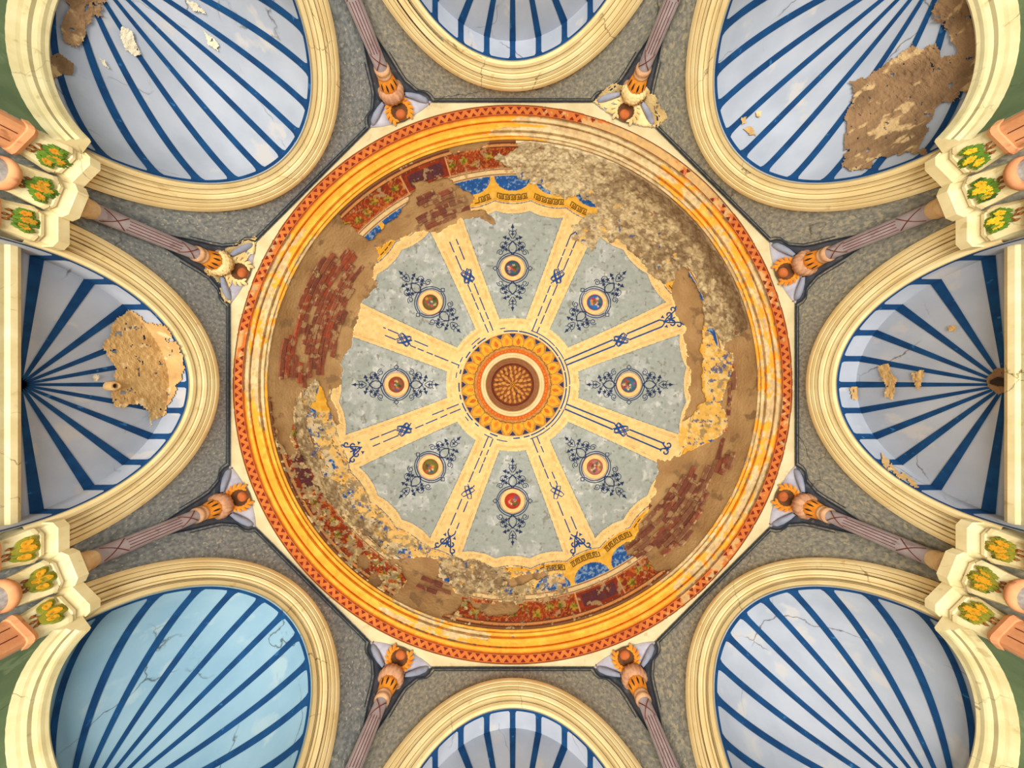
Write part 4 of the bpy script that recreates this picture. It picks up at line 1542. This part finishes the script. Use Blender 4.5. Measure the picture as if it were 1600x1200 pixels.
# rib ornament: double blue lines, knot, palmette; how much survives differs from rib to rib
#        solid share, knot, palmette
RIBD = [(1.0, 1, 0.6), (0.55, 0.55, 1), (0.55, 0.6, 1), (0.6, 0.9, 1), (0.5, 0.7, 0), (0.7, 1, 0), (0.8, 0.8, 0), (1.0, 1, 1)]
for k in range(8):
    th = (k + 0.5) * PI / 4
    sol, kn, pal = RIBD[k]
    o = Orn(0.0, th)
    rb = random.Random(k * 3 + 1)
    stop = {4: 222, 5: 245, 3: 240}.get(k, 252)
    for m in (-1, 1):
        for y0, y1 in ((90, 172), (196, stop)):
            y = y0
            while y < y1:
                L = rb.uniform(8, 26) if sol < 1 else 200
                e_ = min(y + L, y1)
                hw0 = (4.0 + 1.6 * (y - 90) / 160)
                hw1 = (4.0 + 1.6 * (e_ - 90) / 160)
                if rb.random() < sol + 0.25:
                    o.line([(m * hw0, y), (m * (hw0 + hw1) / 2, (y + e_) / 2), (m * hw1, e_)], 1.9 if sol > 0.9 else 1.4)
                y = e_ + (rb.uniform(2, 6) if sol < 1 else 0)
        if stop > 250 and sol >= 0.5:
            o.line([(m * 5.6, stop), (0, stop + 8)], 1.6)
    if kn > 0:
        wk = 1.5 * (0.6 + 0.4 * kn)
        for m in (-1, 1):
            o.line([(m * 4.0, 172), (-m * 6, 184), (-m * 8.5, 190), (-m * 4, 192), (m * 6, 180), (m * 8.5, 176), (m * 4, 174), (-m * 5, 184.5)], wk)
            if kn > 0.65:
                o.line([(m * 4.0, 196), (-m * 6, 184), (-m * 8.5, 178), (-m * 4, 175), (m * 6, 187), (m * 8.5, 192), (m * 4, 194)], wk)
    if pal > 0 and k != 0:
        for m in (-1, 1):
            o.line([(m * x, y) for x, y in arc(7, 268, 6, PI, -1.6, 14, 2.2)], 1.9)
            o.line([(m * x, y) for x, y in arc(13, 277, 4.5, PI * 0.8, -2.2, 12, 1.6)], 1.7)
            o.poly([(m * x, y) for x, y in star(8, 258, 3.4, 3, 0.4, 0.45)])
            o.line([(0, 258), (m * 4, 264), (m * 10, 280), (m * 16, 284)], 1.7)
        o.poly(star(0, 269, 6.5, 5, PI / 2, 0.35))
        o.line([(0, 256), (0, 276)], 1.6)
    elif pal > 0:
        for m in (-1, 1):
            o.line([(m * x, y) for x, y in arc(6, 262, 5, PI, -1.6, 14, 2.0)], 1.8)
            o.poly([(m * x, y) for x, y in star(6, 254, 3.0, 3, 0.4, 0.45)])
        o.poly(star(0, 262, 5.5, 5, PI / 2, 0.35))
    if k in RIBS:
        tag(o.obj('painted_lines', 'blue_line', RIBS[k], 'dark blue double line with knot'), kind='stuff')
# circular double blue line around the rosette
o = Orn(0, 0)
rb = random.Random(12)
for (r_, w_) in ((84.2, 1.7), (89.5, 1.2)):
    a = -PI
    while a < PI:
        d = math.degrees(a)
        strong = -100 < d < 60
        L = rb.uniform(0.25, 0.5) if strong else rb.uniform(0.06, 0.2)
        if rb.random() < (0.95 if strong else 0.62):
            n = max(3, int(L / 0.03))
            o.line([(-(r_) * -math.sin(a + L * i / n), r_ * math.cos(a + L * i / n)) for i in range(n + 1)], w_)
        a += L + (0.02 if strong else rb.uniform(0.03, 0.1))
tag(o.obj('painted_circle', 'blue_line', dome, 'broken dark blue double circle'), kind='stuff')

# greek key on the surviving scallops
KEY = [(-0.82, 0.0)]


def meander(o, th, x0, x1, base):
    n = 5
    for i in range(n):
        a = x0 + (x1 - x0) * i / n
        d = (x1 - x0) / n
        pts = [(a, 0), (a, 8), (a + d * 0.78, 8), (a + d * 0.78, 2.6), (a + d * 0.38, 2.6), (a + d * 0.38, 5.4), (a + d * 0.55, 5.4)]
        yield pts
        yield [(a + d * 0.2, 0), (a + d, 0)]


for kl in range(32):
    th = kl * PI / 16
    r_mid = 298
    px, py = CX + r_mid * math.cos(th), CY + r_mid * math.sin(th)
    o = Orn(0.0, th, 0.0058)
    any_ = False
    for pts in meander(o, th, -24, 24, 0):
        q = []
        for (x, y) in pts:
            scal = 1 - (x / 29.0) ** 2
            q.append((x, (292 - 6 * scal) + 4.5 + y * 0.95 - 0.5 * x * x / 298))
        okk = True
        for (x, y) in q:
            gx = CX + y * math.cos(th) - x * math.sin(th)
            gy = CY + y * math.sin(th) + x * math.cos(th)
            A = (np.array([gx]), np.array([gy]))
            ang = math.degrees(math.atan2(gy - CY, gx - CX))
            if any(inpoly(*A, p)[0] for p in BARE + CRUST + GOLDFRAG) or 84 < ang < 190 and not 190 < ang:
                okk = False
        if okk:
            o.line(q, 1.35)
            any_ = True
    if any_:
        tag(o.obj('greek_key', 'meander', dome, 'dark greek key border on the gold scallops'), kind='stuff')

# ================================================================== ROSETTE
ros = thing('ceiling_rosette', (0, 0, ZC + RD), 0, 'gold and orange carved rosette at the crown of the dome', 'rosette')


def ringband(r_out, r_in, lift0, lift1, n=96):
    b_ = MB()
    rows = []
    for i in range(5):
        t = i / 4
        rows.append([tuple(dome_xyz(np.array(r_out + (r_in - r_out) * t), np.array(2 * PI * j / n), lift0 + (lift1 - lift0) * t)) for j in range(n)])
    b_.loft(rows, True)
    return b_


ringband(81, 55.5, 0.006, 0.006).obj('ornament_bed', 'ros_bed', ros, True)
NPET = 24
for i in range(NPET):
    a = 2 * PI * (i + 0.5) / NPET
    b = MB()
    pet = [(0.0, 0.80), (0.25, 0.98), (0.5, 0.86), (0.75, 0.5), (0.9, 0.2), (1.0, 0.02)]
    rows = []
    hw0 = PI / NPET * 0.98
    for (t, wd) in pet:
        r_ = 61 + 18.5 * t
        rows.append([tuple(dome_xyz(np.array(r_), np.array(a + q * hw0 * wd), 0.008 + (0.010 if q == 0 else 0.0))) for q in (-1, -0.5, 0, 0.5, 1)])
    b.loft(rows, False)
    pe = b.obj('petal', 'ros_gold', ros, True)
    b = MB()
    rows = [[tuple(dome_xyz(np.array(63 + 11 * t), np.array(a + q * hw0 * wd), 0.020)) for q in (-1, 0, 1)] for (t, wd) in ((0, 0.08), (0.4, 0.34), (0.7, 0.22), (1, 0.02))]
    b.loft(rows, False)
    c_ = b.obj('petal_centre', 'bead' if i % 2 else 'ros_orange', pe)
    c_.location = (0, 0, 0)
    b = MB()
    a2 = 2 * PI * i / NPET
    rows = [[tuple(dome_xyz(np.array(73.5 + 6.5 * t), np.array(a2 + q * hw0 * wd), 0.0075)) for q in (-1, 1)] for (t, wd) in ((0, 0.03), (1, 0.5))]
    b.loft(rows, False)
    b.obj('dark_triangle', 'navy', ros)
b = ringband(62, 55.5, 0.012, 0.014)
b.obj('inner_ornament', 'ros_bed', ros, True)
for i in range(40):
    a = 2 * PI * i / 40
    b = MB()
    b.tube([tuple(dome_xyz(np.array(59 + 2.0 * math.sin(t)), np.array(a + 0.07 * math.cos(t)), 0.0155)) for t in np.linspace(0.2, PI - 0.2, 6)], 0.0016, 4)
    b.obj('curl', 'ros_dark', ros)
ringband(56.5, 50.5, 0.016, 0.020).obj('bead_band', 'ros_orange', ros, True)
bm_ = None
for i in range(60):
    a = 2 * PI * i / 60
    c_ = dome_xyz(np.array(53.5), np.array(a), 0.020)
    if bm_ is None:
        b = MB()
        b.lathe([(0.0001, -0.006), (0.006, -0.005), (0.0085, 0.0), (0.006, 0.005), (0.0001, 0.006)], (0, 0), 8)
        bm_ = b.mesh('bead', 'bead', True)
    o = bpy.data.objects.new('bead', bm_)
    C.objects.link(o)
    o.parent = ros
    o.location = (c_[0] * S, c_[1] * S, c_[2] * S - (ZC + RD) * S)
zt = ZC + RD
mold = [(51.5, -0.022), (50.5, -0.034), (46.0, -0.036), (45.0, -0.028), (44.0, -0.030), (42.5, -0.026), (41.5, -0.012)]
b = MB()
for q in range(len(mold) - 1):
    b.lathe([(m[0] * (zt + m[1]) / F, zt + m[1]) for m in mold[q:q + 2]], (0, 0), 96)
b.obj('cream_ring', 'stone', ros, True, 'cream moulded ring')
R0 = 41.5 * (zt - 0.012) / F
b = MB()
b.lathe([(R0, zt - 0.012), (R0 * 0.985, zt + 0.03), (R0 * 1.0, zt + 0.035), (R0 * 0.93, zt + 0.06), (R0 * 0.94, zt + 0.065), (R0 * 0.87, zt + 0.14)], (0, 0), 72)
b.obj('well', 'ros_well', ros, True, 'round brown well of the oculus')
zd = zt + 0.14
RD_ = R0 * 0.875
b = MB()
b.lathe([(RD_, zd), (RD_ * 0.93, zd - 0.012), (RD_ * 0.9, zd - 0.004)], (0, 0), 64)
b.obj('disc_rim', 'rust', ros, True)
b = MB()
b.lathe([(RD_ * 0.92, zd), (0.0001, zd)], (0, 0), 64)
b.obj('disc', 'ros_disc', ros, False, 'carved brown disc')
for ring_, (rr0, rr1, cnt, sh) in enumerate(((0.10, 0.34, 8, 0.0), (0.28, 0.54, 10, 0.16), (0.48, 0.70, 18, 0.05), (0.66, 0.90, 22, 0.0))):
    for i in range(cnt):
        a = 2 * PI * i / cnt + sh
        b = MB()
        rows = []
        for (t, wd) in ((0, 0.1), (0.3, 0.62), (0.6, 0.74), (0.85, 0.45), (1.0, 0.05)):
            r_ = RD_ * (rr0 + (rr1 - rr0) * t)
            hw_ = PI / cnt * 0.8 * wd
            rows.append([(r_ * math.cos(a + q * hw_), r_ * math.sin(a + q * hw_), zd - 0.003 - (0.012 if q == 0 else 0)) for q in (-1, 0, 1)])
        b.loft(rows, False)
        b.obj('carved_leaf', 'ros_brown', ros, True)
b = MB()
for (r1, cnt) in ((0.46, 8), (0.72, 16)):
    for i in range(cnt):
        a = 2 * PI * (i + 0.5) / cnt
        c0 = (RD_ * r1 * math.cos(a), RD_ * r1 * math.sin(a))
        b.add([(c0[0] + RD_ * 0.07 * math.cos(2 * PI * j / 8), c0[1] + RD_ * 0.07 * math.sin(2 * PI * j / 8), zd - 0.002) for j in range(8)], [tuple(range(8))])
tag(b.obj('dark_hollows', 'ros_dark', ros), kind='stuff')
b = MB()
for (r_, w_) in ((0.05, 0.03), (0.115, 0.025)):
    b.lathe([(RD_ * (r_ - w_ / 2), zd - 0.006), (RD_ * r_, zd - 0.014), (RD_ * (r_ + w_ / 2), zd - 0.006)], (0, 0), 24)
b.obj('boss', 'ros_gold', ros, True)

# ================================================================== DOME RING
ring = thing('dome_ring', (0, 0, HT), 0, 'orange-gold moulded ring with zigzag border around the dome', 'cornice')
RP = [(437.5, HT), (421.0, HT), (420.2, HT + 0.006), (418.6, HT + 0.006), (417.8, HT - 0.001), (413.5, HT - 0.002), (411.5, HT + 0.004), (410.6, HT + 0.011), (408.5, HT + 0.008), (403.0, HT + 0.005), (398.0, HT + 0.009), (395.6, HT + 0.017), (394.8, HT + 0.022), (392.5, HT + 0.020), (389.0, HT + 0.022), (387.6, HT + 0.030), (385.8, HT + 0.030), (383.2, HT + 0.034), (382.6, HT + 0.046), (386.0, HT + 0.056)]


def ring_loss(r, th):
    d = np.rad2deg(th)
    x, y = r * np.cos(th), r * np.sin(th)
    d = d + 16 * (fbm(x, y, 22, 305) - 0.5) + 14 * (vnoise(r / 7.0, 0 * r, 306) - 0.5)
    d = np.where(d < -140, d + 360, d)
    st = fbm(th * 160, r * 1.0, 9, 301)            # streaks along the ring
    bl = fbm(x, y, 16, 302)
    bl2 = fbm(x, y, 5, 303)
    n = 0.45 * st + 0.4 * bl + 0.25 * bl2

    def win(a, b_, s=4.0):
        return sstep(a - s, a + s, d) * (1 - sstep(b_ - s, b_ + s, d))
    inner = r < 421
    amt = 0.0 * r
    amt = np.maximum(amt, win(-88, -52, 2) * np.where(inner, 1.0, 0.50))
    amt = np.maximum(amt, win(-76, -42) * np.where(inner, 0.0, 0.66))
    amt = np.maximum(amt, win(-52, -14) * np.where(inner, 0.52, 0.45))
    amt = np.maximum(amt, win(-14, 30) * np.where(inner, 0.56, 0.42))
    amt = np.maximum(amt, win(30, 52) * np.where(inner, 0.56, 0.5))
    amt = np.maximum(amt, win(94, 119) * np.where(r < 412, 0.58, 0.25))
    amt = np.maximum(amt, win(174, 190, 2) * np.where(inner, 0.85, 0.45))
    amt = np.maximum(amt, win(190, 212, 3) * np.where(inner, 0.56, 0.46))
    return sstep(0.52, 0.56, amt - 0.52 + n * 0.98), bl2, bl


def ring_part(name, i0, i1, label=None, sub=7, nth=1500):
    rows_r, rows_h = [], []
    for q in range(i0, i1):
        for t in np.linspace(0, 1, sub if abs(RP[q][0] - RP[q + 1][0]) > 2 else 3)[:-1]:
            rows_r.append(RP[q][0] + (RP[q + 1][0] - RP[q][0]) * t)
            rows_h.append(RP[q][1] + (RP[q + 1][1] - RP[q][1]) * t)
    rows_r.append(RP[i1][0]); rows_h.append(RP[i1][1])
    Rr = np.array(rows_r)[:, None] + np.zeros((1, nth))
    Hh = np.array(rows_h)[:, None] + np.zeros((1, nth))
    Th = np.zeros_like(Rr) + (np.arange(nth) * 2 * PI / nth)[None] - PI
    loss, b2, b1 = ring_loss(Rr, Th)
    Hh = Hh + loss * 0.004 * b2
    rho = Rr * Hh / F
    V = np.stack([rho * np.cos(Th), rho * np.sin(Th), Hh], -1)
    if name == 'zigzag_band':
        col = np.broadcast_to(lin((192, 102, 42)), Rr.shape + (3,)).copy()
        col = mixc(col, sstep(0.45, 0.7, b1) * 0.6, (202, 118, 50))
        lossc = (206, 160, 96)
    else:
        col = np.broadcast_to(lin((232, 156, 48)), Rr.shape + (3,)).copy()
        col = mixc(col, sstep(0.45, 0.65, b1) * 0.7, (236, 172, 66))
        col = mixc(col, sstep(0.62, 0.72, b2) * 0.5, (214, 126, 30))
        lossc = (208, 182, 134)
    base = np.broadcast_to(lin(lossc), col.shape).copy()
    base = mixc(base, sstep(0.5, 0.66, b2) * 0.7, (176, 148, 104))
    base = mixc(base, sstep(0.52, 0.62, b1) * 0.5, (188, 150, 100))
    col = col * (1 - loss[..., None]) + base * loss[..., None]
    n_r, n_t = Rr.shape
    ii, jj = np.meshgrid(np.arange(n_r - 1), np.arange(n_t), indexing='ij')
    qf = np.stack([ii * n_t + jj, ii * n_t + (jj + 1) % n_t, (ii + 1) * n_t + (jj + 1) % n_t, (ii + 1) * n_t + jj], -1).reshape(-1, 4)
    return obj(name, V.reshape(-1, 3), qf, 'ring_gold', ring, False, col.reshape(-1, 3), label)


zz = ring_part('zigzag_band', 0, 1, 'orange band with dark red zigzag triangles')
ring_part('outer_moulding', 1, 7)
ring_part('main_moulding', 7, 12)
ring_part('inner_moulding', 12, 19)
# zigzag triangles, one mesh per eighth of the ring
NT = 208
tri = MB()
for i in range(NT * 2):
    a = -PI + 2 * PI * (i / 2 + 0.25) / NT
    la_, _, _ = ring_loss(np.array([429.0]), np.array([a]))
    if la_[0] > 0.5:
        continue
    hw_ = PI / NT * 0.60
    rows = ((434.2, 428.9) if i % 2 else (423.8, 429.1))
    pts = [(rows[0], a - hw_), (rows[0], a + hw_), (rows[1], a)]
    h = HT - 0.0012
    tri.add([(r_ * h / F * math.cos(t), r_ * h / F * math.sin(t), h) for r_, t in pts], [(0, 1, 2)])
o = tag(tri.obj('triangles', 'triangle', zz, False, 'dark red triangles'), kind='stuff')
o.location = (0, 0, 0)
b = MB()
for (ra, rb_) in ((436.6, 435.8), (422.4, 421.6)):
    h = HT - 0.001
    b.loft([[(q * h / F * math.cos(2 * PI * j / 256), q * h / F * math.sin(2 * PI * j / 256), h) for j in range(256)] for q in (ra, rb_)], True)
o = tag(b.obj('edge_lines', 'rust', zz), kind='stuff')
o.location = (0, 0, 0)
